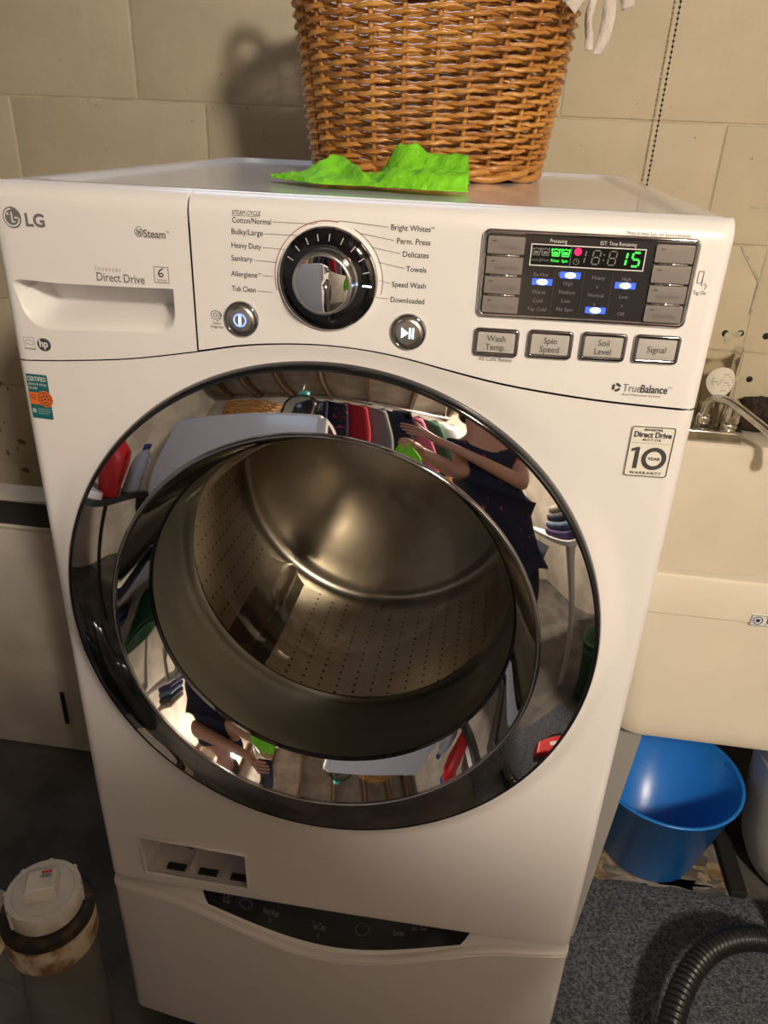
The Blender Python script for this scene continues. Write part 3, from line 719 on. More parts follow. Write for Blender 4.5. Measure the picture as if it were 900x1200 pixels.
# ================================================================== PEDESTAL
pd_ = empty('washer_pedestal', (0, 0, FZ))
tag(pd_, 'white pedestal drawer unit with curved black touch strip under the washing machine', 'pedestal')
def rel(o): o.location.z = -FZ; return o
def LIP(x): return -.010 - .060 * (1 - ss(0, 1, min(1, abs(x + .0) / .25)) ** 1.0) ** .8 if abs(x) < .25 else -.010
def FP(x, z):
    y = -.004 - .026 * (1 - (min(abs(x), W) / W) ** 2); d = W - abs(x); r = .012
    if d < r: y += r - sqrt(max(0, r * r - (r - d) ** 2))
    y -= .004 * ss(-.33, -.05, z)
    return y
pxs = [-W, -W + .002, -W + .005, -W + .009, -W + .012] + [-.33 + .66 * i / 60 for i in range(61)] + [W - .012, W - .009, W - .005, W - .002, W]
ts = [0, .02, .1, .3, .5, .7, .85, .95, 1]; vs = []; fs = []
for t in ts:
    for x in pxs:
        z = FZ + .018 + (LIP(x) - .010 - FZ - .018) * t; vs.append((x, FP(x, z), z))
n = len(pxs)
for k in range(len(ts) - 1):
    for i in range(n - 1): fs.append((k * n + i, k * n + i + 1, (k + 1) * n + i + 1, (k + 1) * n + i))
rel(finish(MB().add(vs, fs), 'drawer_front', ENAMEL, pd_))
# rolled lip along the drawer's top edge
vs = []; fs = []; prof = [(0, -.0100), (-.0025, -.0085), (-.0025, -.0060), (-.0005, -.0050), (-.0010, -.0045), (-.0020, -.0035), (-.0012, -.0010), (.0015, .0006), (.006, .0012), (.010, .0010)]
for dy, dz in prof:
    for x in pxs: vs.append((x, FP(x, LIP(x)) + dy, LIP(x) + dz))
for k in range(len(prof) - 1):
    for i in range(n - 1): fs.append((k * n + i, k * n + i + 1, (k + 1) * n + i + 1, (k + 1) * n + i))
rel(finish(MB().add(vs, fs), 'top_lip', mat('lip_plastic', (.80, .78, .74), .3), pd_, angle=80))
# sloped deck behind the lip and the black touch strip on it
vs = []; fs = []
def deck(x, t): y0 = FP(x, LIP(x)) + .008; return (x, y0 + (.055 - y0) * t, LIP(x) + .0006 + (-.003 - LIP(x)) * min(1, t * 2.2))
for t in (0, .1, .2, .3, .45, .46, 1):
    for x in pxs: vs.append(deck(x, t))
for k in range(6):
    for i in range(n - 1): fs.append((k * n + i, k * n + i + 1, (k + 1) * n + i + 1, (k + 1) * n + i))
rel(finish(MB().add(vs, fs), 'deck', PLASTIC, pd_, toward=(0, -.5, 1)))
sxs = [-.205 + .41 * i / 60 for i in range(61)]; vs = []; fs = []
def stripz(x): e = min(x + .205, .205 - x); return ss(0, .012, e)
for t in (0, .25, .5, .75, 1):
    for x in sxs:
        e = stripz(x); tt = .05 + (.20 * (1 - e)) + (.40 - .05 - .2 * (1 - e)) * t; p = deck(x, tt); vs.append((p[0], p[1] - .0008, p[2] + .0012))
for k in range(4):
    for i in range(60): fs.append((k * 61 + i, k * 61 + i + 1, (k + 1) * 61 + i + 1, (k + 1) * 61 + i))
strip = rel(finish(MB().add(vs, fs), 'touch_strip', mat('black_touch_glass', (.008, .008, .010), .22, spec=.25), pd_, toward=(0, -.5, 1)))
def decktext(txt, x, t, size, name='printed_text'):
    v, f = glyphs(txt, size, 'CENTER'); out = []
    for a, b in v:
        tt = t + b / .055; p = deck(x + a, tt); out.append((p[0], p[1] - .0022, p[2] + .0024))
    mk(name, out, f, mat('strip_print', (.16, .165, .18), .5), strip)
decktext('LG', -.165, .17, .009)
for x, t, s_, z_ in ((-.095, .20, 'Hand Wash', .0052), (-.02, .18, 'Tub Clean', .0052), (.13, .26, 'Start / Pause', .0045), (.10, .20, 'Delicates', .0045), (-.095, .12, 'v', .006), (-.02, .10, 'v', .006)): decktext(s_, x, t, z_)
for x in (-.135, .045):
    out = []
    for i in range(20): a = 2 * pi * i / 20; p = deck(x + .010 * cos(a), .24 + .055 * sin(a)); out.append((p[0], p[1] - .002, p[2] + .0022))
    MB().tube(out, .0005, 5, closed=True).build('button_ring', mat('strip_print', (.3, .3, .3)), strip)
pb = MB(); pb.box(-W + .002, -W + .014, .012, .70, FZ + .015, -.004); pb.box(W - .014, W - .002, .012, .70, FZ + .015, -.004); pb.box(-W + .014, W - .014, .68, .70, FZ + .015, -.004); pb.box(-W + .014, W - .014, .056, .68, -.012, -.004); pb.box(-W + .014, W - .014, .012, .68, FZ + .015, FZ + .027)
rel(pb.build('body', ENAMEL, pd_))
for x in (-.30, .30):
    for y in (.06, .64): rel(MB().lathe([(.022, 0), (.022, .008), (.012, .010), (.012, .02)], 16, (x, y, FZ), cap0=True, cap1=True).build('foot', BLACKP, pd_, True))

# ================================================================== WICKER BASKET
BC = Vector((.028, .520)); BZ = H - .0035
def plan(a, z):
    f = (z - BZ) / .25; ax = .160 + .032 * f; ay = .160 + .030 * f
    e = 2 / 2.5; c, s = cos(a), sin(a)
    return Vector((BC.x + ax * math.copysign(abs(c) ** e, c), BC.y + ay * math.copysign(abs(s) ** e, s)))
NT = 720
def arclen(z):
    P_ = [plan(2 * pi * i / NT, z) for i in range(NT + 1)]; L = [0]
    for p, q in zip(P_, P_[1:]): L.append(L[-1] + (q - p).length)
    return P_, L
REF = arclen(1.1)
def ang(s):                       # s in 0..1 along the perimeter -> angle parameter
    t = (s % 1) * REF[1][-1]; lo_, hi_ = 0, NT
    while hi_ - lo_ > 1:
        m_ = (lo_ + hi_) // 2
        if REF[1][m_] <= t: lo_ = m_
        else: hi_ = m_
    f = (t - REF[1][lo_]) / max(1e-9, REF[1][lo_ + 1] - REF[1][lo_]); return 2 * pi * (lo_ + f) / NT
def bp(s, z, out=0):
    a = ang(s); p = plan(a, z); q = plan(a + .01, z) - plan(a - .01, z); nrm = Vector((q.y, -q.x)).normalized()
    return Vector((p.x + nrm.x * out, p.y + nrm.y * out, z))
def willow(name, c1, c2):
    m = mat(name, c1, .34, col2=c2, scale=16, lo_=.3, hi_=.7, coat=.25, bump=.15, bscale=60); return m
WIL = [willow('willow_a', (.38, .155, .028), (.58, .28, .062)), willow('willow_b', (.43, .185, .036), (.64, .33, .08)), willow('willow_c', (.33, .13, .024), (.50, .225, .048))]
bk_ = empty('wicker_basket', (BC.x, BC.y, BZ)); tag(bk_, 'honey-brown woven wicker laundry basket standing on top of the washing machine', 'basket')
def brel(o): o.location = (-BC.x, -BC.y, -BZ); return o
NS = 28; ROWS = 33; Z0 = BZ + .026; PIT = .0067; TOPZ = Z0 + ROWS * PIT + .004
for i in range(NS):
    s = (i + .5) / NS
    brel(MB().tube([bp(s, BZ + .006 + (TOPZ - BZ - .006) * t) for t in (0, .25, .5, .75, 1)], .0034, 7).build('stake', WIL[i % 3], bk_, True))
PER = 8
for r in range(ROWS):
    pts = []; z0 = Z0 + r * PIT; ph = r % 2
    for i in range(NS * PER):
        s = (i / PER + .5) / NS; w_ = pi * (i / PER + ph)
        jit = .0006 * sin(i * 1.7 + r * 2.3)
        pts.append(bp(s, z0 + .0013 * sin(w_) + jit, .0058 * cos(w_)))
    brel(MB().tube(pts, .0046, 8, closed=True, flat=.62, rf=lambda t: .0041 + .0010 * cos(2 * pi * (t * NS * PER / PER / 2 + ph / 2)) ).build('weaver', WIL[(r * 2 + r // 3) % 3], bk_, True))
for r, (dz, rad, amp) in enumerate(((.005, .0062, .004), (.011, .0056, .005), (.018, .0054, .005))):
    pts = []
    for i in range(NS * PER):
        s = (i / PER) / NS; w_ = pi * (i / PER * 1.0 + r); pts.append(bp(s, BZ + .0015 + dz + .0022 * sin(w_), amp * cos(w_)))
    brel(MB().tube(pts, rad, 7, closed=True, flat=.8).build('base_braid', WIL[r], bk_, True))
for k in range(3):
    pts = []
    for i in range(NS * PER):
        s = i / (NS * PER); w_ = 2 * pi * (NS / 2 * s + k / 3); pts.append(bp(s, TOPZ + .004 + .006 * sin(w_), .008 * cos(w_)))
    brel(MB().tube(pts, .0055, 7, closed=True).build('rim_braid', WIL[k], bk_, True))
base = [bp(i / 60, BZ + .006) for i in range(60)]
brel(mk('base', base + [p + Vector((0, 0, .004)) for p in base], [tuple(range(60)), tuple(range(60, 120))] + [(i, (i + 1) % 60, 60 + (i + 1) % 60, 60 + i) for i in range(60)], WIL[2], bk_))
for sd_ in (0, .5):
    pts = []
    for t in range(13):
        q = t / 12; p = bp(sd_ + (q - .5) * .11, TOPZ + .002 + .05 * sin(pi * q), .010 * sin(pi * q)); pts.append(p)
    for k in range(2):
        pp = [p + Vector((.005 * cos(i * 1.3 + pi * k), .005 * cos(i * 1.3 + pi * k), .005 * sin(i * 1.3 + pi * k))) for i, p in enumerate(smoothcurve(pts, 3))]
        brel(MB().tube(pp, .0058, 7).build('handle', WIL[k], bk_, True))
# cloth liner folded over the rim and its tie ribbons
LIN = mat('liner_cotton', (.62, .57, .52), .85, var=.06, scale=40, bump=.3, bscale=200)
lv = []; lf_ = []; M_ = 180
for k, (dz, out) in enumerate(((-.008, -.014), (.004, -.013), (.014, -.006), (.016, .006), (.006, .0175), (-.012, .0185))):
    for i in range(M_): lv.append(bp(i / M_, TOPZ + dz + (.004 * sin(i * .9) if k == 5 else 0), out + .0015 * sin(i * .7 + k)))
for k in range(5):
    for i in range(M_): lf_.append((k * M_ + i, k * M_ + (i + 1) % M_, (k + 1) * M_ + (i + 1) % M_, (k + 1) * M_ + i))
o = brel(mk('liner', lv, lf_, LIN, bk_, True)); o.modifiers.new('thick', 'SOLIDIFY').thickness = .0012
def ribbon(pts, w, wdir, name='tie_ribbon'):
    c = smoothcurve(pts, 6); wv = Vector(wdir).normalized(); vs = []; fs = []; n_ = len(c)
    for i, p in enumerate(c):
        tw = .35 * sin(i * .35); d = Vector((wv.x * cos(tw) - wv.y * sin(tw), wv.x * sin(tw) + wv.y * cos(tw), wv.z)); vs += [p - d * w / 2, p + Vector((.0, -.0006, .001)), p + d * w / 2]
    for i in range(n_ - 1): fs += [(3 * i, 3 * i + 1, 3 * i + 4, 3 * i + 3), (3 * i + 1, 3 * i + 2, 3 * i + 5, 3 * i + 4)]
    o = brel(mk(name, vs, fs, LIN, bk_, True)); o.modifiers.new('thick', 'SOLIDIFY').thickness = .0008; return o
ribbon([(.232, .400, 1.222), (.222, .385, 1.210), (.210, .375, 1.194), (.200, .372, 1.180)], .022, (.75, -.1, -.6))
ribbon([(.232, .400, 1.222), (.230, .395, 1.195), (.227, .395, 1.172), (.231, .395, 1.152), (.232, .395, 1.138)], .010, (1, -.3, 0))
ribbon([(.234, .400, 1.222), (.246, .400, 1.208), (.251, .400, 1.178), (.248, .398, 1.150), (.244, .400, 1.134)], .016, (1, .2, .1))
ribbon([(.236, .400, 1.224), (.252, .400, 1.222), (.266, .402, 1.204), (.274, .405, 1.184)], .016, (1, .2, .35))
brel(MB().lathe([(.0005, -.012), (.009, -.009), (.013, 0), (.009, .009), (.0005, .012)], 12, (.234, .402, 1.224)).build('tie_knot', LIN, bk_, True))

# ================================================================== GREEN CLOTH
CLM = mat('green_cloth', (.19, .62, .012), .75, var=.12, scale=14, bump=.5, bscale=90)
def g_(t, w): return math.exp(-(t / w) ** 2)
def tri(t): t = t % 1; return 1 - abs(2 * t - 1)
def cloth_z(u, v):
    # u 0..1 left to right, v 0..1 front to back
    h = .0025 + .004 * ss(.02, .12, u) * g_(v - .5, .3)
    h += .019 * max(0, 1 - abs(u - .30 - .10 * (v - .5)) / .13) * g_(v - .60, .30)           # left mound with a sharp crest
    h += .012 * max(0, 1 - abs(u - .45 + .22 * (v - .3)) / .07) * g_(v - .35, .35)           # slanting fold
    h += .034 * g_(u - .655 + .08 * (v - .7), .075) * g_(v - .72, .21)   # high peak
    h += .027 * ss(.66, .74, u) * g_(v - .76, .15) ** .8                                    # rolled back layer
    h += .011 * ss(.56, .66, u) * g_(v - .18, .16) ** .9 * (1 + .18 * tri(7 * u))            # rolled front layer
    h += .0022 * tri(6.3 * u + 2.2 * v) * ss(.1, .3, u) + .0015 * tri(11 * u - 4 * v + .3) + .0007 * sin(60 * u + 25 * v)
    return h
NU, NV = 110, 50; vs = []; fs = []
for j in range(NV + 1):
    for i in range(NU + 1):
        u, v = i / NU, j / NV
        x = -.124 + .232 * u - .006 * u * sin(2.6 * v)
        wid = .012 + .105 * ss(0, .35, u) - .012 * ss(.55, 1, u)
        yc = .170 + .030 * (1 - u) - .006 * sin(9 * u)
        y = yc - .40 * wid + wid * v
        e = min(v, 1 - v); vs.append((x, y, H + .0014 + cloth_z(u, v) * ss(-.02, .10, e)))
for j in range(NV):
    for i in range(NU): fs.append((j * (NU + 1) + i, j * (NU + 1) + i + 1, (j + 1) * (NU + 1) + i + 1, (j + 1) * (NU + 1) + i))
rag = mk('cleaning_cloth', vs, fs, CLM, None, True); rag.modifiers.new('thick', 'SOLIDIFY').thickness = .0010
tag(rag, 'crumpled bright green cloth lying before the wicker basket on the washer top', 'cloth')

# ================================================================== BALL CHAIN
ch = empty('ball_chain', (.405, .846, 1.60)); tag(ch, 'black ball pull chain hanging in front of the block wall', 'chain')
bead = None
cx_ = lambda z: .405 + .003 * sin((z - .9) * 3)
for i in range(90):
    z = .885 + i * .0081
    if bead is None:
        o = MB().lathe([(.0002, -.0024), (.0017, -.0017), (.0024, 0), (.0017, .0017), (.0002, .0024)], 10).build('bead', BLACKP, ch, True); bead = o.data
    else: o = link(bpy.data.objects.new('bead', bead), ch)
    o.location = (cx_(z) - .405, 0, z - 1.60)
MB().tube([(cx_(z) - .405, 0, z - 1.60) for z in [.885 + .02 * k for k in range(37)]], .0006, 5).build('cord', BLACKP, ch)
MB().box(-.012, .012, -.006, .021, -.005, .02, .002).build('bracket', BLACKP, ch)

# ================================================================== UTILITY SINK
sk = empty('utility_sink', (.70, .53, FZ)); tag(sk, 'cream plastic utility sink on metal legs to the right of the washer', 'sink')
SKM = mat('cream_plastic', (.74, .68, .57), .42, var=.03, scale=6)
def srel(o): o.location = (-.70, -.53, -FZ); return o
SX0, SX1, SY0, SY1, SZ = .362, .985, .215, .868, .507
def sloop(ix, iy0, iy1, z, r=.04):
    out = []; x0, x1, y0, y1 = SX0 + ix, SX1 - ix, SY0 + iy0, SY1 - iy1
    for cx2, cy2, a0 in ((x1 - r, y0 + r, -90), (x1 - r, y1 - r, 0), (x0 + r, y1 - r, 90), (x0 + r, y0 + r, 180)):
        for k in range(7): a = radians(a0 + 15 * k); out.append((cx2 + r * cos(a), cy2 + r * sin(a), z))
    return out
lp = [sloop(.060, .050, .06, .185, .05), sloop(.036, .020, .035, .200, .05), sloop(.034, .014, .033, .215, .05), sloop(.033, .015, .032, .235, .045), sloop(.0105, .0050, .011, SZ - .068, .04), sloop(.010, .003, .01, SZ - .066, .04), sloop(0, 0, 0, SZ - .006, .04), sloop(.002, .002, .002, SZ - .001, .04), sloop(.006, .006, .006, SZ, .036), sloop(.020, .018, .108, SZ, .03), sloop(.024, .022, .113, SZ - .004, .03), sloop(.028, .027, .117, SZ - .02, .03), sloop(.055, .05, .138, .225, .05), sloop(.075, .07, .158, .205, .05)]
vs = [p for l in lp for p in l]; fs = []
for k in range(len(lp) - 1):
    for i in range(28): fs.append((k * 28 + i, k * 28 + (i + 1) % 28, (k + 1) * 28 + (i + 1) % 28, (k + 1) * 28 + i))
fs += [tuple(range(27, -1, -1)), tuple(range((len(lp) - 1) * 28, len(lp) * 28))]
srel(MB().add(vs, fs).build('tub', SKM, sk, angle=35))
LEGM = mat('grey_leg_steel', (.36, .35, .33), .5, .2)
for x, y, sx_, sy_ in ((.43, .285, -1, -1), (.92, .285, 1, -1), (.43, .76, -1, 1), (.92, .76, 1, 1)):
    l = MB(); LF = FZ + (.0085 if sy_ < 0 else 0)
    top = [(x - .03 * 1, y, .20), (x + .03, y, .20)]
    xo = x - .036 * (1 if sx_ < 0 else -1) * .6
    l.add([(x - .036, y - .004, .215), (x + .036, y - .004, .215), (xo + .013, y - .004 + sy_ * .02, LF), (xo - .013, y - .004 + sy_ * .02, LF), (x - .036, y, .215), (x + .036, y, .215), (xo + .013, y + sy_ * .02, LF), (xo - .013, y + sy_ * .02, LF)], [(0, 1, 2, 3), (7, 6, 5, 4), (0, 4, 5, 1), (1, 5, 6, 2), (2, 6, 7, 3), (3, 7, 4, 0)])
    xs2 = x - .036 if sx_ < 0 else x + .036; xe = xo - .013 if sx_ < 0 else xo + .013
    l.add([(xs2, y, .215), (xs2, y - sy_ * .06, .215), (xe, y + sy_ * .02 - sy_ * .02, LF), (xe, y + sy_ * .02, LF), (xs2 - sx_ * .004, y, .215), (xs2 - sx_ * .004, y - sy_ * .06, .215), (xe - sx_ * .004, y, LF), (xe - sx_ * .004, y + sy_ * .02, LF)], [(0, 1, 2, 3), (7, 6, 5, 4), (0, 4, 5, 1), (1, 5, 6, 2), (2, 6, 7, 3), (3, 7, 4, 0)])
    srel(l.build('leg', LEGM, sk))
# maker's sticker on the rim
sy = SY0 + .0018
stx = srel(MB().box(.5475, .645, sy - .0006, sy + .012, .438, .456).build('maker_sticker', mat('sticker_white2', (.72, .72, .70), .4), sk))
BLUEI = mat('navy_ink', (.03, .035, .16), .5)
sS = lambda x, z: sy - .0006
f = Flat(); f.arc(.5570, .447, .0060, .0012); f.disc(.5570, .447, .0030, 14); f.arc(.562, .447, .0085, .0008, -50, 50, 10); f.frame(.5480, .6445, .4385, .4555, .0006); f.build('maker_emblem', BLUEI, stx, sS)
text('UTILATUB', .5680, .4432, .07, .010, stx, BLUEI, sS)
# faucet
FCH = mat('worn_chrome', (.62, .60, .56), .16, 1, var=.15, scale=60)
fa = empty('faucet', (.60, .79, SZ)); tag(fa, 'worn chrome two-handle faucet with swung spout on the cream sink ledge', 'faucet')
def frel(o): o.location = (-.60, -.79, -SZ); return o
frel(MB().box(.505, .662, .762, .815, SZ + .0003, SZ + .024, .004).build('deck_plate', FCH, fa, angle=40))
for x in (.535, .637): frel(MB().lathe([(.016, .0), (.017, .006), (.015, .010), (.018, .014), (.0185, .024), (.015, .050), (.011, .055), (.0003, .056)], 12, (x, .79, SZ + .024), cap0=True).build('handle', FCH, fa, angle=40))
frel(MB().lathe([(.014, 0), (.014, .02), (.011, .026)], 20, (.586, .79, SZ + .024), cap0=True, cap1=True).build('spout_base', FCH, fa, True))
frel(MB().tube(smoothcurve([(.586, .79, SZ + .04), (.588, .789, SZ + .068), (.597, .785, SZ + .082), (.620, .770, SZ + .084), (.660, .735, SZ + .064), (.690, .705, SZ + .046), (.702, .692, SZ + .030), (.704, .690, SZ + .004)], 6), .0085, 14).build('spout', FCH, fa, True))
frel(MB().lathe([(.0105, -.010), (.0115, 0), (.0105, .006)], 16, (.704, .690, SZ + .002), cap0=True, cap1=True).build('aerator', FCH, fa, True))
# clear cup with a round label
cu = empty('plastic_cup', (.610, .8455, SZ)); 
CUPM = glass_mat('clear_plastic', (.90, .88, .82), .08, 1.4)
MB().lathe([(.0003, .001), (.026, .001), (.028, .004), (.034, .150), (.0355, .168), (.037, .170), (.036, .172)], 32, (0, 0, 0)).build('cup_wall', CUPM, cu, True)
lab = []; lfc = []; nn = 24; R_ = .0362
for q in (0.02, .35, .7, 1):
    for i in range(nn):
        a = 2 * pi * i / nn; xx = .027 * q * cos(a); zz = .110 + .030 * q * sin(a); lab.append((xx, -sqrt(R_ ** 2 - xx * xx), zz))
for k in range(3): lfc += [(k * nn + i, k * nn + (i + 1) % nn, (k + 1) * nn + (i + 1) % nn, (k + 1) * nn + i) for i in range(nn)]
lb = mk('round_label', lab, lfc + [tuple(range(nn))], mat('paper_label', (.74, .70, .62), .6), cu, True)
for i in range(7):
    z = .125 - i * .0055; w_ = .010 + .004 * ((i * 7) % 3)
    for x0 in ((-.018, .004) if i in (2, 3, 4) else (.001,)):
        mk('label_print', [(p, -sqrt(.0366 ** 2 - p * p), q) for p, q in ((x0, z), (x0 + w_, z), (x0 + w_, z + .0018), (x0, z + .0018))], [(0, 1, 2, 3)], INKF, lb)
tag(cu, 'clear plastic cup with round white label behind the faucet', 'cup')
# dark shaggy scrubber
bm = bmesh.new(); bmesh.ops.create_icosphere(bm, subdivisions=4, radius=1)
for v in bm.verts:
    c = v.co.copy(); m_ = max(abs(c.x), abs(c.y), abs(c.z)); c = c * (.55 + .45 / m_) ; k = 1 + random.uniform(-.05, .06)
    v.co = Vector((.050 * c.x, .016 * c.y, .036 * c.z)) * k
me = bpy.data.meshes.new('scrub_pad'); bm.to_mesh(me); bm.free(); me.materials.append(mat('dark_brown_pile', (.035, .022, .014), .95, var=.5, scale=90, bump=1, bscale=200))
o = link(bpy.data.objects.new('scrub_pad', me)); o.location = (.712, .846, SZ + .040); tag(o, 'dark brown shaggy scrubbing pad propped against the wall behind the faucet', 'scrubber')
me.polygons.foreach_set('use_smooth', [True] * len(me.polygons))

# ================================================================== BLUE BUCKET, BIN, HOSE, CARPET
BL = mat('blue_plastic', (.016, .21, .70), .28, var=.06, scale=5)
bu = empty('bucket', (.600, .515, FZ)); tag(bu, 'open blue plastic bucket on the bare floor under the sink', 'bucket')
BR0, BR1, BH = .098, .150, .225
MB().lathe([(.0005, .0005), (BR0 - .004, .0005), (BR0, .004), (BR1 - .002, BH - .006), (BR1 + .003, BH - .004), (BR1 + .003, BH), (BR1 - .003, BH), (BR1 - .005, BH - .004), (BR0 - .003, .008), (.0005, .006)], 64).build('pail', BL, bu, True)
MB().tube([(BR1 * cos(radians(a)) * 1.01, BR1 * sin(radians(a)) * 1.01 , BH - .012 + 0 * a) for a in range(20, 161, 10)], .0025, 8).build('bail_handle', mat('galvanised_wire', (.5, .5, .5), .35, 1), bu, True)
for a in (20, 160): MB().lathe([(.008, -.004), (.008, .004)], 12, (BR1 * 1.0 * cos(radians(a)), BR1 * 1.0 * sin(radians(a)), BH - .012), cap0=True, cap1=True).build('ear', BL, bu)
GB = mat('pale_grey_plastic', (.66, .645, .62), .4)
bn = empty('plastic_bin', (.938, .514, FZ)); tag(bn, 'pale grey rounded plastic bin beside the blue bucket', 'bin')
MB().lathe([(.0005, .006), (.105, .006), (.128, .020), (.145, .06), (.160, .14), (.168, .26), (.172, .40), (.178, .405), (.178, .418), (.168, .418), (.162, .26), (.150, .10), (.110, .03), (.0005, .028)], 56).build('bin_wall', GB, bn, True)
for z in (.30, .335): MB().lathe([(.1685, z - .006), (.1735, z), (.1695, z + .006)], 56).build('moulded_band', GB, bn, True)
for a in range(6): MB().lathe([(.012, 0), (.012, .010)], 10, (.09 * cos(a * pi / 3), .09 * sin(a * pi / 3), 0), cap0=True, cap1=True).build('foot', BLACKP, bn)
o = MB().box(.752, .786, .410, .60, FZ, FZ + .018, .003).build('floor_shadow_strip', mat('shadow_strip_black', (.010, .008, .007), .8)); tag(o, 'near-black strip painted in as batten on the floor between bucket and grey bin', 'shadow')  # near-black strip put in for the floor shadow beside the grey bin
wb = MB().box(.812, 1.05, .300, .322, FZ + .008, FZ + .10, .003).build('white_board', mat('white_board', (.66, .64, .60), .5)); tag(wb, 'white board edge standing on the carpet before the grey bin', 'board')
CPM = mat('blue_grey_carpet', (.050, .058, .074), .95, col2=(.20, .215, .245), scale=170, lo_=.38, hi_=.66, bump=1.0, bscale=320, detail=6)
vs = []; fs = []; nx_, ny_ = 70, 80
for j in range(ny_ + 1):
    for i in range(nx_ + 1):
        x = .372 + .60 * i / nx_; y = -.70 + 1.105 * j / ny_
        if j == ny_: y += .004 * sin(i * 2.1) + .003 * sin(i * 5.3) + .012 * (i / nx_)
        z = FZ + .007 + random.uniform(-.0008, .0008) - (.006 if j in (0, ny_) or i in (0, nx_) else 0); vs.append((x, y, z))
for j in range(ny_):
    for i in range(nx_): fs.append((j * (nx_ + 1) + i, j * (nx_ + 1) + i + 1, (j + 1) * (nx_ + 1) + i + 1, (j + 1) * (nx_ + 1) + i))
cp = mk('carpet_remnant', vs, fs, CPM, None, True); tag(cp, 'dark blue-grey carpet remnant on the floor right of the washer', 'carpet')

HM = mat('black_hose', (.012, .012, .013), .32, coat=.2)
hpts = smoothcurve([(.500, -.40, -.3215), (.505, -.20, -.318), (.520, -.06, -.300), (.545, .040, -.275), (.580, .125, -.255), (.632, .195, -.245), (.700, .236, -.245), (.775, .246, -.255), (.90, .215, -.285), (.94, .08, -.315), (.92, -.10, -.3215)], 60)
def corr(t): k = t * len(hpts); return .0195 + .0030 * (.5 + .5 * sin(2 * pi * k / 7.0))
hs = MB().tube(hpts, .02, 16, rf=corr).build('vacuum_hose', HM, None, True)
tag(hs, 'black corrugated vacuum hose arching over the carpet', 'hose')

# ================================================================== PIPE CLEANOUT, CABINET
pc = empty('drain_cleanout', (-.428, -.058, FZ)); tag(pc, 'grey drain pipe with white square-knobbed cleanout cap left of the washer', 'pipe')
PVC = mat('white_pvc', (.70, .66, .58), .45, var=.06, scale=40); DIRTY = mat('stained_pvc', (.62, .54, .40), .6, col2=(.26, .12, .04), scale=30, lo_=.44, hi_=.60, bump=.3, bscale=60)
GREYP = mat('grey_pvc', (.13, .13, .12), .5, var=.1, scale=10)
ZC = -FZ          # cap base (world 0) in local coordinates
def PL(prof, name, m, seg=48, parent=pc): return MB().lathe(prof, seg, cap0=False).build(name, m, parent, angle=40)
PL([(.0590, 0), (.0590, ZC - .075)], 'pipe', GREYP)
PL([(.0575, ZC - .092), (.0645, ZC - .090), (.0660, ZC - .084), (.0660, ZC - .042), (.0640, ZC - .038), (.055, ZC - .038)], 'hub', DIRTY)
PL([(.062, ZC - .040), (.0665, ZC - .037), (.0680, ZC - .030), (.0665, ZC - .022), (.0600, ZC - .018), (.050, ZC - .018)], 'rubber_ring', mat('rubber_dark', (.022, .018, .015), .6, col2=(.12, .06, .025), scale=45, lo_=.52, hi_=.75))
cap = PL([(.0505, ZC - .020), (.0535, ZC - .014), (.0535, ZC + .012), (.0520, ZC + .016), (.0450, ZC + .016), (.0435, ZC + .0145), (.0425, ZC + .016), (.0005, ZC + .017)], 'cap', PVC)
for k in range(8):
    a = 2 * pi * k / 8 + .3; c = Vector((.0535 * cos(a), .0535 * sin(a), ZC + .001)); MB().obox(c, Vector((cos(a), sin(a), 0)) * .0022, Vector((-sin(a), cos(a), 0)) * .003, (0, 0, .014), .0008).build('rib', PVC, cap)
ka = radians(22); kx = Vector((cos(ka), sin(ka), 0)); ky = Vector((-sin(ka), cos(ka), 0))
kn = MB(); kv = []
for s, z in ((.0215, ZC + .015), (.0185, ZC + .036), (.0165, ZC + .038)):
    for p, q in ((-1, -1), (1, -1), (1, 1), (-1, 1)): kv.append(kx * p * s * 1.1 + ky * q * s * .95 + Vector((0, 0, z)))
kn.add(kv, [(k * 4 + i, k * 4 + (i + 1) % 4, k * 4 + 4 + (i + 1) % 4, k * 4 + 4 + i) for k in range(2) for i in range(4)] + [(8, 9, 10, 11)])
knob = kn.build('square_knob', PVC, cap, angle=20)
def kdecal(name, p0, p1, q0, q1, m): mk(name, [kx * p + ky * q + Vector((0, 0, ZC + .0384)) for p, q in ((p0, q0), (p1, q0), (p1, q1), (p0, q1))], [(0, 1, 2, 3)], m, knob)
kdecal('red_mark', .000, .015, .0095, .0140, mat('red_label', (.55, .03, .04), .5)); 
for i in range(8): kdecal('bar_mark', -.001 + i * .002, -.0002 + i * .002 + (.0004 if i % 3 else 0), .0015, .0085, INK)
# side branch of the fitting, towards the left
MB().tube([(-.035, -.005, ZC - .135), (-.10, -.012, ZC - .090), (-.17, -.02, ZC - .045)], .050, 28).build('side_branch', GREYP, pc, True)
MB().tube([(-.078, -.009, ZC - .105), (-.13, -.0155, ZC - .072)], .057, 28).build('branch_collar', mat('mottled_collar', (.68, .60, .40), .7, col2=(.35, .27, .13), scale=45, lo_=.5, hi_=.7, bump=.5, bscale=80), pc, angle=40)

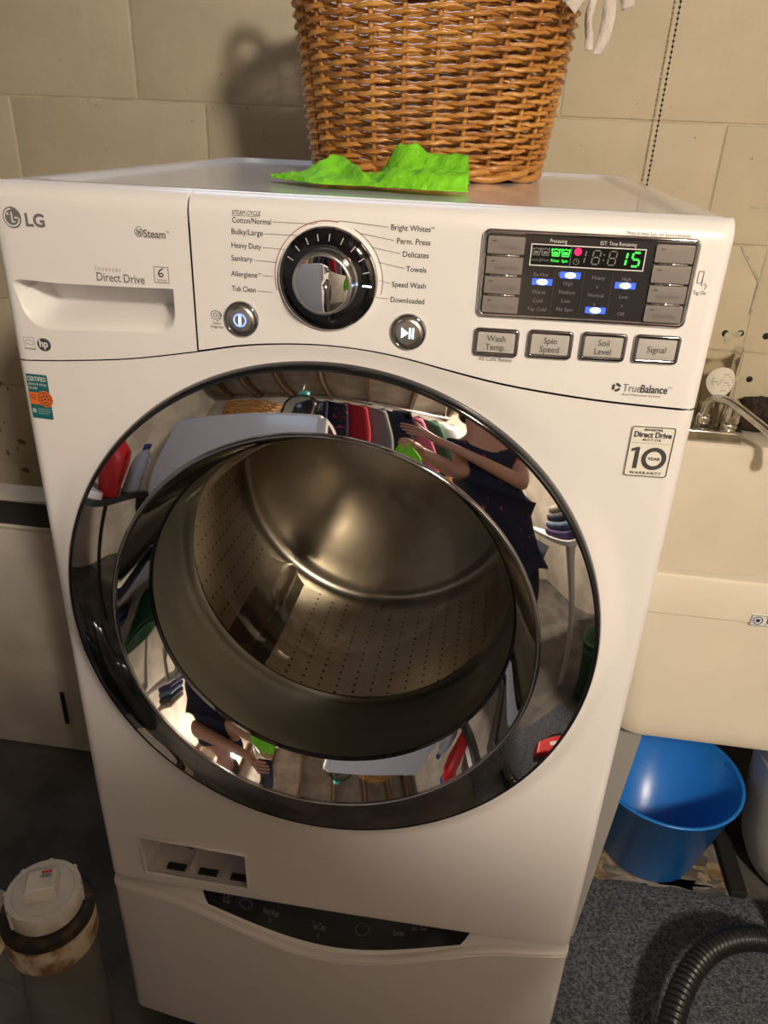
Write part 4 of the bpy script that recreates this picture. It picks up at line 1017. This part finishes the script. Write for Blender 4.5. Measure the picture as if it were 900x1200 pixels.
cb = empty('slim_cabinet', (-.98, .59, FZ)); tag(cb, 'slim white cabinet with a dark band along its top, left of the washer', 'cabinet')
def crel(o): o.location = (.98, -.59, -FZ); return o
CBM = mat('scuffed_white_board', (.60, .55, .48), .55, var=.10, scale=7)
CZ = .328
crel(MB().box(-1.34, -.62, .562, .622, FZ, CZ - .066, .004).build('carcass', CBM, cb))
crel(MB().box(-1.338, -.622, .566, .620, CZ - .0655, CZ - .0085).build('dark_band', mat('charcoal_panel', (.03, .028, .026), .5), cb))
crel(MB().box(-1.342, -.618, .560, .624, CZ - .008, CZ, .002).build('top_board', CBM, cb))
for x0, x1 in ((-1.335, -.982), (-.978, -.625)):
    d = crel(MB().box(x0, x1, .548, .5615, FZ + .006, CZ - .070, .002).build('door', CBM, cb))
    MB().box(x1 - .140, x1 - .130, .541, .548, -.26, -.165, .003).build('handle', BLACKP, d)
ob = MB().box(-.985, -.80, .20, .235, FZ, FZ + .02, .002).build('wood_offcut', mat('pine_offcut', (.40, .24, .10), .7, var=.2, scale=15)); tag(ob, 'short offcut of pale timber on the dark floor at the far left', 'timber')

# ================================================================== THE ROOM BEHIND THE CAMERA (seen in the chrome)
# ---- hanging bulb
lb_ = empty('ceiling_lamp', (LAMP[0], LAMP[1], 2.1)); tag(lb_, 'bare glowing bulb in a shallow white holder on the ceiling', 'lamp')
MB().lathe([(.0005, 0), (.05, 0), (.05, -.008), (.024, -.022), (.020, -.034), (.0005, -.034)], 24, (0, 0, LAMP[2] - 2.1)).build('lamp_holder', PLASTIC, lb_, True)
MB().lathe([(.013, -.034), (.015, -.040), (.024, -.058), (.027, -.074), (.023, -.088), (.012, -.096), (.0005, -.098)], 24, (0, 0, LAMP[2] - 2.1)).build('bulb', mat('lit_bulb', (1, .9, .7), .4, emit=(1, .82, .58), estr=25), lb_, True)

# ---- matching dryer
dr = empty('clothes_dryer', (-.56, -1.16, FZ), radians(86)); tag(dr, 'white clothes dryer reflected in the chrome door, seen from its side', 'dryer')
MB().box(-.34, .34, -.36, .36, .02, 1.34, .02).build('cabinet', ENAMEL, dr, angle=40)
MB().box(-.335, .335, -.376, -.355, 1.16, 1.32, .008).build('control_panel', PLASTIC, dr)
MB().box(.02, .28, -.380, -.370, 1.20, 1.29, .003).build('display', BLACKG, dr)
MB().lathe([(.045, 0), (.045, .02), (.03, .03), (.0005, .032)], 24, (-.06, -.376, 1.24), (1, 0, 0), (0, 0, 1), (0, -1, 0)).build('dial', CHROME, dr, True)
MB().lathe([(.29, 0), (.28, .03), (.235, .05), (.22, .0), (.0005, -.02)], 48, (0, -.358, .84), (1, 0, 0), (0, 0, 1), (0, -1, 0)).build('door', mat('dryer_door', (.05, .05, .055), .1), dr, True)
MB().box(-.338, .338, -.372, -.352, .03, .40, .01).build('drawer', PLASTIC, dr)
for x in (-.28, .28):
    for y in (-.3, .3): MB().lathe([(.02, 0), (.02, .022)], 12, (x, y, 0), cap0=True, cap1=True).build('foot', BLACKP, dr)
# ---- small basket and jugs on the dryer
tb2 = empty('small_basket', (-.60, -1.05, FZ + 1.348)); tag(tb2, 'small brown wicker basket on the reflected dryer', 'basket')
for r in range(9):
    pts = [((.12 + .004 * r + .005 * cos(pi * (i / 4 + r))) * cos(2 * pi * i / 96), (.12 + .004 * r + .005 * cos(pi * (i / 4 + r))) * sin(2 * pi * i / 96), .008 + .014 * r + .003 * sin(pi * i / 4)) for i in range(96)]
    MB().tube(pts, .007, 6, closed=True).build('weaver', WIL[r % 3], tb2, True)
for i in range(12): MB().tube([(.12 * cos(2 * pi * i / 12), .12 * sin(2 * pi * i / 12), 0), (.156 * cos(2 * pi * i / 12), .156 * sin(2 * pi * i / 12), .13)], .005, 6).build('stake', WIL[i % 3], tb2, True)
MB().lathe([(.0005, .002), (.12, .002), (.12, .008), (.0005, .008)], 24).build('base', WIL[2], tb2)
def jug(nm, loc, body, capm, h, r, label, cat='bottle', sx=1.3):
    j = empty(nm, loc); tag(j, label, cat)
    MB().lathe([(.0005, 0), (r, 0), (r * 1.04, .012), (r * 1.04, h * .55), (r * .85, h * .75), (r * .4, h * .86), (r * .38, h * .9)], 28, sx=sx).build('body', body, j, True)
    MB().lathe([(r * .46, h * .88), (r * .46, h), (r * .40, h * 1.02), (.0005, h * 1.02)], 20).build('cap', capm, j, True)
    MB().tube([(r * sx * .8, 0, h * .72), (r * sx * 1.25, 0, h * .62), (r * sx * 1.25, 0, h * .35), (r * sx * .95, 0, h * .25)], .010, 8).build('handle', body, j, True)
    return j
CLEARJ = glass_mat('clear_jug', (.8, .83, .84), .1, 1.35)
jug('water_jug', (-.33, -1.02, FZ + 1.341), CLEARJ, mat('mint_cap', (.15, .6, .5), .4), .25, .06, 'clear plastic jug with mint cap on the reflected dryer', 'jug')
# ---- bench on the left with cleaning things
def bench(nm, loc, sx, sy, h, topm, legm, label):
    t = empty(nm, loc); tag(t, label, 'table')
    MB().box(-sx, sx, -sy, sy, h - .03, h, .004).build('tabletop', topm, t)
    for p in (-1, 1):
        for q in (-1, 1): MB().box(p * (sx - .03) - .02, p * (sx - .03) + .02, q * (sy - .03) - .02, q * (sy - .03) + .02, 0, h - .03).build('leg', legm, t)
    return t
bench('work_bench', (-1.24, -.55, FZ), .28, .34, .90, mat('bench_top', (.05, .05, .055), .4), mat('bench_leg', (.06, .05, .05), .6), 'dark work bench crowded with cleaning bottles, reflected at the door\'s left')
TZ = FZ + .90
REDP = mat('red_plastic', (.62, .02, .02), .35); BLUP = mat('navy_plastic', (.02, .04, .25), .35)
jug('detergent_bottle', (-1.06, -.58, TZ), REDP, BLUP, .30, .075, 'red detergent bottle with blue cap on the dark work bench')
jug('spray_bottle', (-1.16, -.34, TZ), mat('grey_silver_plastic', (.35, .36, .38), .35, .4), mat('lime_cap', (.25, .8, .03), .4), .28, .055, 'grey spray bottle with lime cap on the dark work bench')
jug('bleach_jug', (-1.06, -.80, TZ), mat('white_hdpe', (.6, .62, .64), .45), BLUP, .28, .065, 'white bleach jug with blue cap on the dark work bench', 'jug')
tr = empty('plastic_tray', (-1.015, -.34, TZ)); tag(tr, 'small white plastic tray at the edge of the work bench', 'tray')
MB().box(-.06, .06, -.12, .12, 0, .006, .002).build('tray_base', PLASTIC, tr)
for x0, x1, y0, y1 in ((-.06, -.055, -.12, .12), (.055, .06, -.12, .12), (-.055, .055, -.12, -.115), (-.055, .055, .115, .12)): MB().box(x0, x1, y0, y1, .006, .03).build('tray_side', PLASTIC, tr)
def heap(nm, loc, rx, ry, rz, m, label, cat='clothes', seed=1, amp=.25):
    rnd = random.Random(seed); bm = bmesh.new(); bmesh.ops.create_icosphere(bm, subdivisions=4, radius=1); ph = [rnd.uniform(0, 6) for _ in range(6)]
    for v in bm.verts:
        c = v.co; k = 1 + amp * .5 * (sin(4 * c.x + ph[0]) * sin(5 * c.y + ph[1]) + .5 * sin(9 * c.z + 7 * c.x + ph[2]) + .4 * sin(11 * c.y - 6 * c.x + ph[3]))
        z = max(c.z, -.55) + .55; v.co = Vector((c.x * k * rx, c.y * k * ry, z * k * rz / 1.55))
    mn = min(v.co.z for v in bm.verts)
    me = bpy.data.meshes.new(nm); bm.to_mesh(me); bm.free(); me.materials.append(m); me.polygons.foreach_set('use_smooth', [True] * len(me.polygons))
    o = link(bpy.data.objects.new(nm, me)); o.location = (loc[0], loc[1], loc[2] - mn); return tag(o, label, cat)
heap('rag_heap', (-1.36, -.50, TZ), .10, .10, .20, mat('dusty_pink_cloth', (.42, .32, .31), .85), 'dusty pink rag heaped on the dark work bench', 'rag', 3)
heap('bin_bag', (-.80, -.30, FZ), .11, .14, .46, mat('black_bag', (.01, .01, .011), .25), 'stuffed black bin bag on the floor beside the work bench', 'bag', 5)
# ---- table on the right with folded laundry
tR = bench('laundry_table', (1.36, -1.28, FZ), .36, .40, .92, mat('white_table_top', (.72, .70, .68), .5), mat('table_leg_white', (.5, .48, .45), .5), 'white laundry table piled with folded clothes at the right')
LZ = FZ + .92
for i, (c, n_) in enumerate((((.06, .03, .12), 'purple'), ((.12, .18, .28), 'denim blue'), ((.05, .05, .07), 'charcoal'), ((.45, .38, .28), 'tan'))):
    p = MB().box(-.17 + .01 * i, .16 - .006 * i, -.15 + .008 * i, .15, 0, .048, .02)
    o = p.build('folded_garment', mat('garment_' + n_.replace(' ', '_'), c, .9, var=.25, scale=30), None, angle=60); o.location = (1.20 + .01 * i, -1.08, LZ + .0505 * i)
    tag(o, n_ + ' folded garment in the pile on the white laundry table', 'garment', 'folded clothes on the laundry table')
def basket_bin(nm, loc, r0, r1, h, m, label):
    b = empty(nm, loc); tag(b, label, 'bin')
    MB().lathe([(.0005, .002), (r0, .002), (r1, h), (r1 + .01, h), (r1 + .008, h + .01), (r1 - .006, h + .008), (r0 - .005, .01), (.0005, .008)], 40).build('bin_wall', m, b, True)
    MB().lathe([(r1 * .97 + .004, h * .86), (r1 * .97 + .012, h * .9), (r1 * .985 + .004, h * .94)], 40).build('rim_band', m, b, True)
basket_bin('green_bin', (1.20, -.60, FZ), .15, .20, .40, mat('green_plastic', (.01, .10, .035), .4), 'green plastic bin on the floor in front of the laundry table')
heap('jeans_heap', (1.26, -.18, FZ), .16, .14, .16, mat('dark_denim', (.012, .03, .07), .9), 'heap of dark blue jeans on the floor at the right', 'clothes', 8)
heap('jacket_heap', (1.40, .20, FZ), .15, .15, .26, mat('black_fabric', (.012, .012, .014), .9), 'crumpled black jacket on the floor near the grey bin', 'clothes', 9)
rb = empty('tool_case', (.74, -.36, FZ + .0078), radians(25)); tag(rb, 'small red plastic tool case lying on the carpet', 'case')
MB().box(-.09, .09, -.05, .05, 0, .05, .008).build('shell', REDP, rb); MB().tube([(-.035, -.05, .025), (-.03, -.075, .025), (.03, -.075, .025), (.035, -.05, .025)], .006, 8).build('handle', BLACKP, rb, True); MB().box(-.03, .03, -.012, .012, .050, .0512).build('pale_label', STW, rb)
# ---- wooden door in the far wall, hanging clothes
dw = MB().box(.62, 1.42, -3.1, -3.055, FZ + .005, FZ + 2.02, .004).build('door_1', mat('brown_door_wood', (.26, .10, .035), .45, var=.25, scale=6)); dw['kind'] = 'structure'
for zz in (.25, 1.15):
    for xx in (.72, 1.06): MB().box(xx, xx + .26, -3.056, -3.045, FZ + zz, FZ + zz + .72, .008).build('door_panel', MATS['brown_door_wood'], dw)
MB().lathe([(.012, 0), (.012, .03), (.028, .045), (.028, .06), (.0005, .07)], 16, (.68, -3.055, FZ + 1.0), (1, 0, 0), (0, 0, 1), (0, 1, 0)).build('door_handle', mat('brass', (.6, .42, .15), .25, 1), dw, True)
rail = MB().tube([(-.75, -2.15, 1.66), (.72, -2.15, 1.66)], .014, 10).build('clothes_rail', SILVER, None, True); tag(rail, 'steel clothes rail hanging from the joists behind', 'rail')
for k in (-.7, .68): MB().tube([(k, -2.15, 1.66), (k, -2.15, 2.1)], .006, 8).build('hanger_rod', SILVER, rail, True)
FLOR = mat('floral_cloth', (.012, .012, .03), .85, col2=(.55, .05, .12), scale=22, lo_=.60, hi_=.64)
for i, (m, n_) in enumerate(((mat('navy_shirt', (.02, .025, .06), .85), 'navy'), (FLOR, 'floral black'), (mat('red_shirt', (.45, .02, .03), .85), 'red'), (mat('grey_shirt', (.2, .2, .21), .85), 'grey'), (mat('black_coat', (.012, .012, .013), .85), 'black'), (mat('pink_shirt', (.55, .12, .2), .85), 'pink'), (mat('dark_green_shirt', (.02, .07, .03), .85), 'dark green'), (mat('white_shirt', (.6, .6, .58), .85), 'white'))):
    g = empty('hanging_garment', (-.58 + i * .165, -2.15, 1.66), radians(-56)); tag(g, n_ + ' garment hanging on the steel clothes rail', 'garment', 'garments on the clothes rail')
    MB().tube([(0, 0, -.0172), (0, 0, -.05), (0, -.19, -.11), (0, .19, -.11), (0, 0, -.05)], .003, 6).build('clothes_hanger', BLACKP, g)
    vs = []; fs = []
    for j in range(13):
        t = j / 12; z = -.07 - .75 * t; hw = .05 + .16 * ss(0, .1, t) + .03 * t
        for q in range(25):
            a = 2 * pi * q / 24; fold = .012 * sin(5 * a + 3 * t + i) * t
            vs.append(((.035 + fold) * cos(a), hw * sin(a), z - (.03 * abs(sin(a)) if j == 0 else 0)))
    for j in range(12):
        for q in range(24): fs.append((j * 25 + q, j * 25 + q + 1, (j + 1) * 25 + q + 1, (j + 1) * 25 + q))
    mk('cloth', vs, fs, m, g, True)

# ---- the photographer
RM = cam.rotation_euler.to_matrix(); CR, CU, CBk = RM.col[0].copy(), RM.col[1].copy(), RM.col[2].copy()
PH = CAM - CR * .018 - CU * .052 + CBk * .014
ph = MB().obox(PH, CR * .037, CU * .077, CBk * .0042, .0035).build('phone', mat('phone_navy', (.012, .018, .05), .25), None, angle=40)
tag(ph, 'dark blue smartphone held up by the person in the reflection', 'phone')
MB().obox(PH - CBk * .0046 + CU * .052 + CR * .018, CR * .012, CU * .02, CBk * .0014, .0012).build('camera_bump', BLACKG, ph)
PX, PY = .55, -1.00
def skin(name, verts, edges, m, parent, sub=2, root=0):
    me = bpy.data.meshes.new(name); me.from_pydata([v[:3] for v in verts], edges, []); o = bpy.data.objects.new(name, me); COL.objects.link(o)
    md = o.modifiers.new('s', 'SKIN'); sv_ = me.skin_vertices[0].data
    for i, v in enumerate(verts):
        r = v[3]; sv_[i].radius = r if isinstance(r, tuple) else (r, r); sv_[i].use_root = (i == root)
    md.use_smooth_shade = True; sb = o.modifiers.new('d', 'SUBSURF'); sb.levels = sub; sb.render_levels = sub
    dg = bpy.context.evaluated_depsgraph_get(); m2 = bpy.data.meshes.new_from_object(o.evaluated_get(dg)); bpy.data.objects.remove(o)
    m2.materials.clear(); m2.materials.append(m); m2.polygons.foreach_set('use_smooth', [True] * len(m2.polygons))
    return link(bpy.data.objects.new(name, m2), parent)
pe = empty('person', (PX, PY, FZ)); tag(pe, 'person in dark floral shirt holding up a phone, reflected in the chrome door', 'person')
SKIN = mat('skin', (.50, .27, .19), .5, var=.06, scale=12)
def L(x, y, z): return Vector((x - PX, y - PY, z - FZ))
pv = []; pe_ = []
def V(p, r, par=None):
    pv.append((p[0], p[1], p[2], r)); i = len(pv) - 1
    if par is not None: pe_.append((par, i))
    return i
pel = V(L(PX, PY, .60), (.17, .12)); wai = V(L(PX, PY + .01, .78), (.145, .10), pel); che = V(L(PX, PY + .01, .95), (.165, .115), wai); nb = V(L(PX - .01, PY + .02, 1.07), (.085, .08), che)
nk = V(L(PX - .015, PY + .035, 1.11), .055, nb); h1 = V(L(PX - .03, PY + .06, 1.165), (.072, .080), nk); h2 = V(L(PX - .03, PY + .055, 1.23), (.078, .092), h1); h3 = V(L(PX - .03, PY + .05, 1.295), (.055, .065), h2)
for sx_ in (-1, 1):
    hp = V(L(PX + sx_ * .09, PY, .52), .088, pel); kn_ = V(L(PX + sx_ * .11, PY + .02, .12), .058, hp); an = V(L(PX + sx_ * .12, PY - .01, FZ + .085), .038, kn_); V(L(PX + sx_ * .13, PY + .12, FZ + .045), .036, an)
# right arm: elbow out to the side, forearm across to the phone's right edge
grip = PH + CR * .040 - CU * .030
rs = V(L(PX + .155, PY + .01, 1.00), .066, nb); re_ = V(L(PX + .135, PY + .16, .85), .052, rs)
el = Vector((PX + .135, PY + .16, .85)); wr = grip + CR * .055 - CU * .045 + CBk * .045
fm_ = V(L(*(el.lerp(wr, .35))), .050, re_); rw = V(L(*wr), .031, fm_); pm = V(L(*(grip + CR * .022 - CU * .012 + CBk * .018)), (.032, .016), rw)
for i, (du, ln) in enumerate(((.022, .066), (.004, .072), (-.014, .068), (-.032, .056))):
    k0 = V(L(*(grip + CR * .006 + CU * du - CBk * .016)), .0095, pm); k1 = V(L(*(grip + CR * (.006 - ln * .5) + CU * (du + .004) - CBk * .020)), .0088, k0); V(L(*(grip + CR * (.006 - ln) + CU * (du + .004) - CBk * .016)), .0075, k1)
t0 = V(L(*(grip + CR * .014 + CU * .022 + CBk * .016)), .011, pm); V(L(*(grip + CR * .002 + CU * .050 + CBk * .014)), .0088, t0)
# left arm: forearm forward, holding a green cloth below the phone
ls = V(L(PX - .150, PY + .01, .99), .060, nb); le = V(L(PX - .19, PY + .06, .80), .048, ls); LWp = Vector((.17, -.885, .875)); lf2 = V(L(PX - .27, PY + .09, .83), .042, le); lw2 = V(L(*LWp), .027, lf2); lp2 = V(L(.165, -.83, .885), (.030, .018), lw2)
for i, (dx, dz) in enumerate(((-.008, .022), (-.012, .008), (-.012, -.007), (-.006, -.020))):
    a_ = V(L(.140 + dx, -.795, .885 + dz), .0092, lp2); b_ = V(L(.120 + dx, -.785, .878 + dz), .0085, a_); V(L(.108 + dx, -.800, .868 + dz), .0074, b_)
t_ = V(L(.150, -.85, .908), .010, lp2); V(L(.125, -.838, .906), .0085, t_)
body = skin('body', pv, pe_, SKIN, pe, 2, 0)
SHIRT = mat('floral_shirt', (.008, .010, .030), .9, col2=(.42, .05, .10), scale=26, lo_=.66, hi_=.70)
sh = [(*L(PX, PY, .44), (.200, .150)), (*L(PX, PY, .60), (.198, .150)), (*L(PX, PY + .01, .76), (.192, .140)), (*L(PX, PY + .01, .92), (.195, .140)), (*L(PX - .005, PY + .015, 1.050), (.130, .105)),
      (*L(PX + .158, PY + .01, 1.010), .078), (*L(PX + .150, PY + .10, .915), .076), (*L(PX - .150, PY + .01, 1.000), .074), (*L(PX - .170, PY + .035, .90), .070)]
skin('shirt', sh, [(0, 1), (1, 2), (2, 3), (3, 4), (4, 5), (5, 6), (4, 7), (7, 8)], SHIRT, pe, 2, 1)
pts_ = [(*L(PX, PY, .58), (.190, .135))]; ed = []
for sx_ in (-1, 1):
    b0 = len(pts_); pts_ += [(*L(PX + sx_ * .09, PY, .48), .102), (*L(PX + sx_ * .11, PY + .02, .12), .074), (*L(PX + sx_ * .12, PY - .005, FZ + .10), .060)]; ed += [(0, b0), (b0, b0 + 1), (b0 + 1, b0 + 2)]
skin('trousers', pts_, ed, mat('dark_trousers', (.012, .014, .025), .9), pe, 2, 0)
for sx_ in (-1, 1):
    skin('shoe', [(*L(PX + sx_ * .12, PY - .06, FZ + .042), .042), (*L(PX + sx_ * .125, PY + .03, FZ + .045), .046), (*L(PX + sx_ * .135, PY + .16, FZ + .036), .038)], [(0, 1), (1, 2)], BLACKP, pe, 2, 1)
HC = L(PX - .03, PY + .05, 1.235)
hv = MB(); 
hv.lathe([(.0005, .098), (.050, .086), (.082, .050), (.095, .010), (.094, -.030), (.080, -.050)], 28, HC + Vector((0, -.012, 0)), sy=1.12)
hair = hv.build('hair', mat('dark_hair', (.03, .018, .010), .6), pe, True)
# cut the hair open over the face
bm = bmesh.new(); bm.from_mesh(hair.data); bmesh.ops.delete(bm, geom=[f for f in bm.faces if f.calc_center_median().y > HC.y + .035 and f.calc_center_median().z < HC.z + .045], context='FACES'); bm.to_mesh(hair.data); bm.free()
EW = mat('eye_white', (.7, .68, .65), .3)
fy_ = HC.y + .082
for sx_ in (-1, 1):
    e = MB().lathe([(.0004, .010), (.008, .007), (.0125, 0), (.008, -.007), (.0004, -.010)], 14, (HC.x + sx_ * .032, fy_ - .001, HC.z - .008)).build('eye', EW, pe, True)
    MB().lathe([(.0003, .0012), (.0055, .0002), (.0055, -.002)], 12, (HC.x + sx_ * .032, fy_ + .0115, HC.z - .008), (1, 0, 0), (0, 0, 1), (0, 1, 0)).build('pupil', BLACKP, e, True)
    MB().lathe([(.0004, .026), (.010, .016), (.013, 0), (.009, -.018), (.0004, -.026)], 12, (HC.x + sx_ * .086, HC.y, HC.z - .015), sx=.5).build('ear', SKIN, pe, True)
MB().lathe([(.0004, .026), (.006, .016), (.010, 0), (.014, -.012), (.012, -.020), (.0004, -.022)], 14, (HC.x, fy_ + .008, HC.z - .030)).build('nose', SKIN, pe, True)
MB().tube([(HC.x - .022, fy_ - .004, HC.z - .068), (HC.x, fy_ + .004, HC.z - .069), (HC.x + .022, fy_ - .004, HC.z - .068)], .006, 8, flat=.7).build('mouth', mat('lips', (.42, .15, .13), .5), pe, True)
gc = []; gfs = []
for j in range(13):
    for i in range(25):
        a = 2 * pi * i / 24; t = j / 12; r = (.012 + .045 * ss(0, .6, t)) * (1 + .35 * sin(3 * a + 2 * t)); gc.append((.118 + r * cos(a) * .9 - .01 * t, -.792 + r * .5 * sin(a), .895 - .15 * t + .012 * sin(2 * a) * t))
for j in range(12):
    for i in range(24): gfs.append((j * 25 + i, j * 25 + i + 1, (j + 1) * 25 + i + 1, (j + 1) * 25 + i))
o = mk('hand_cloth', gc, gfs, CLM, None, True); tag(o, 'green cloth dangling from the photographer\'s lower hand', 'cloth')
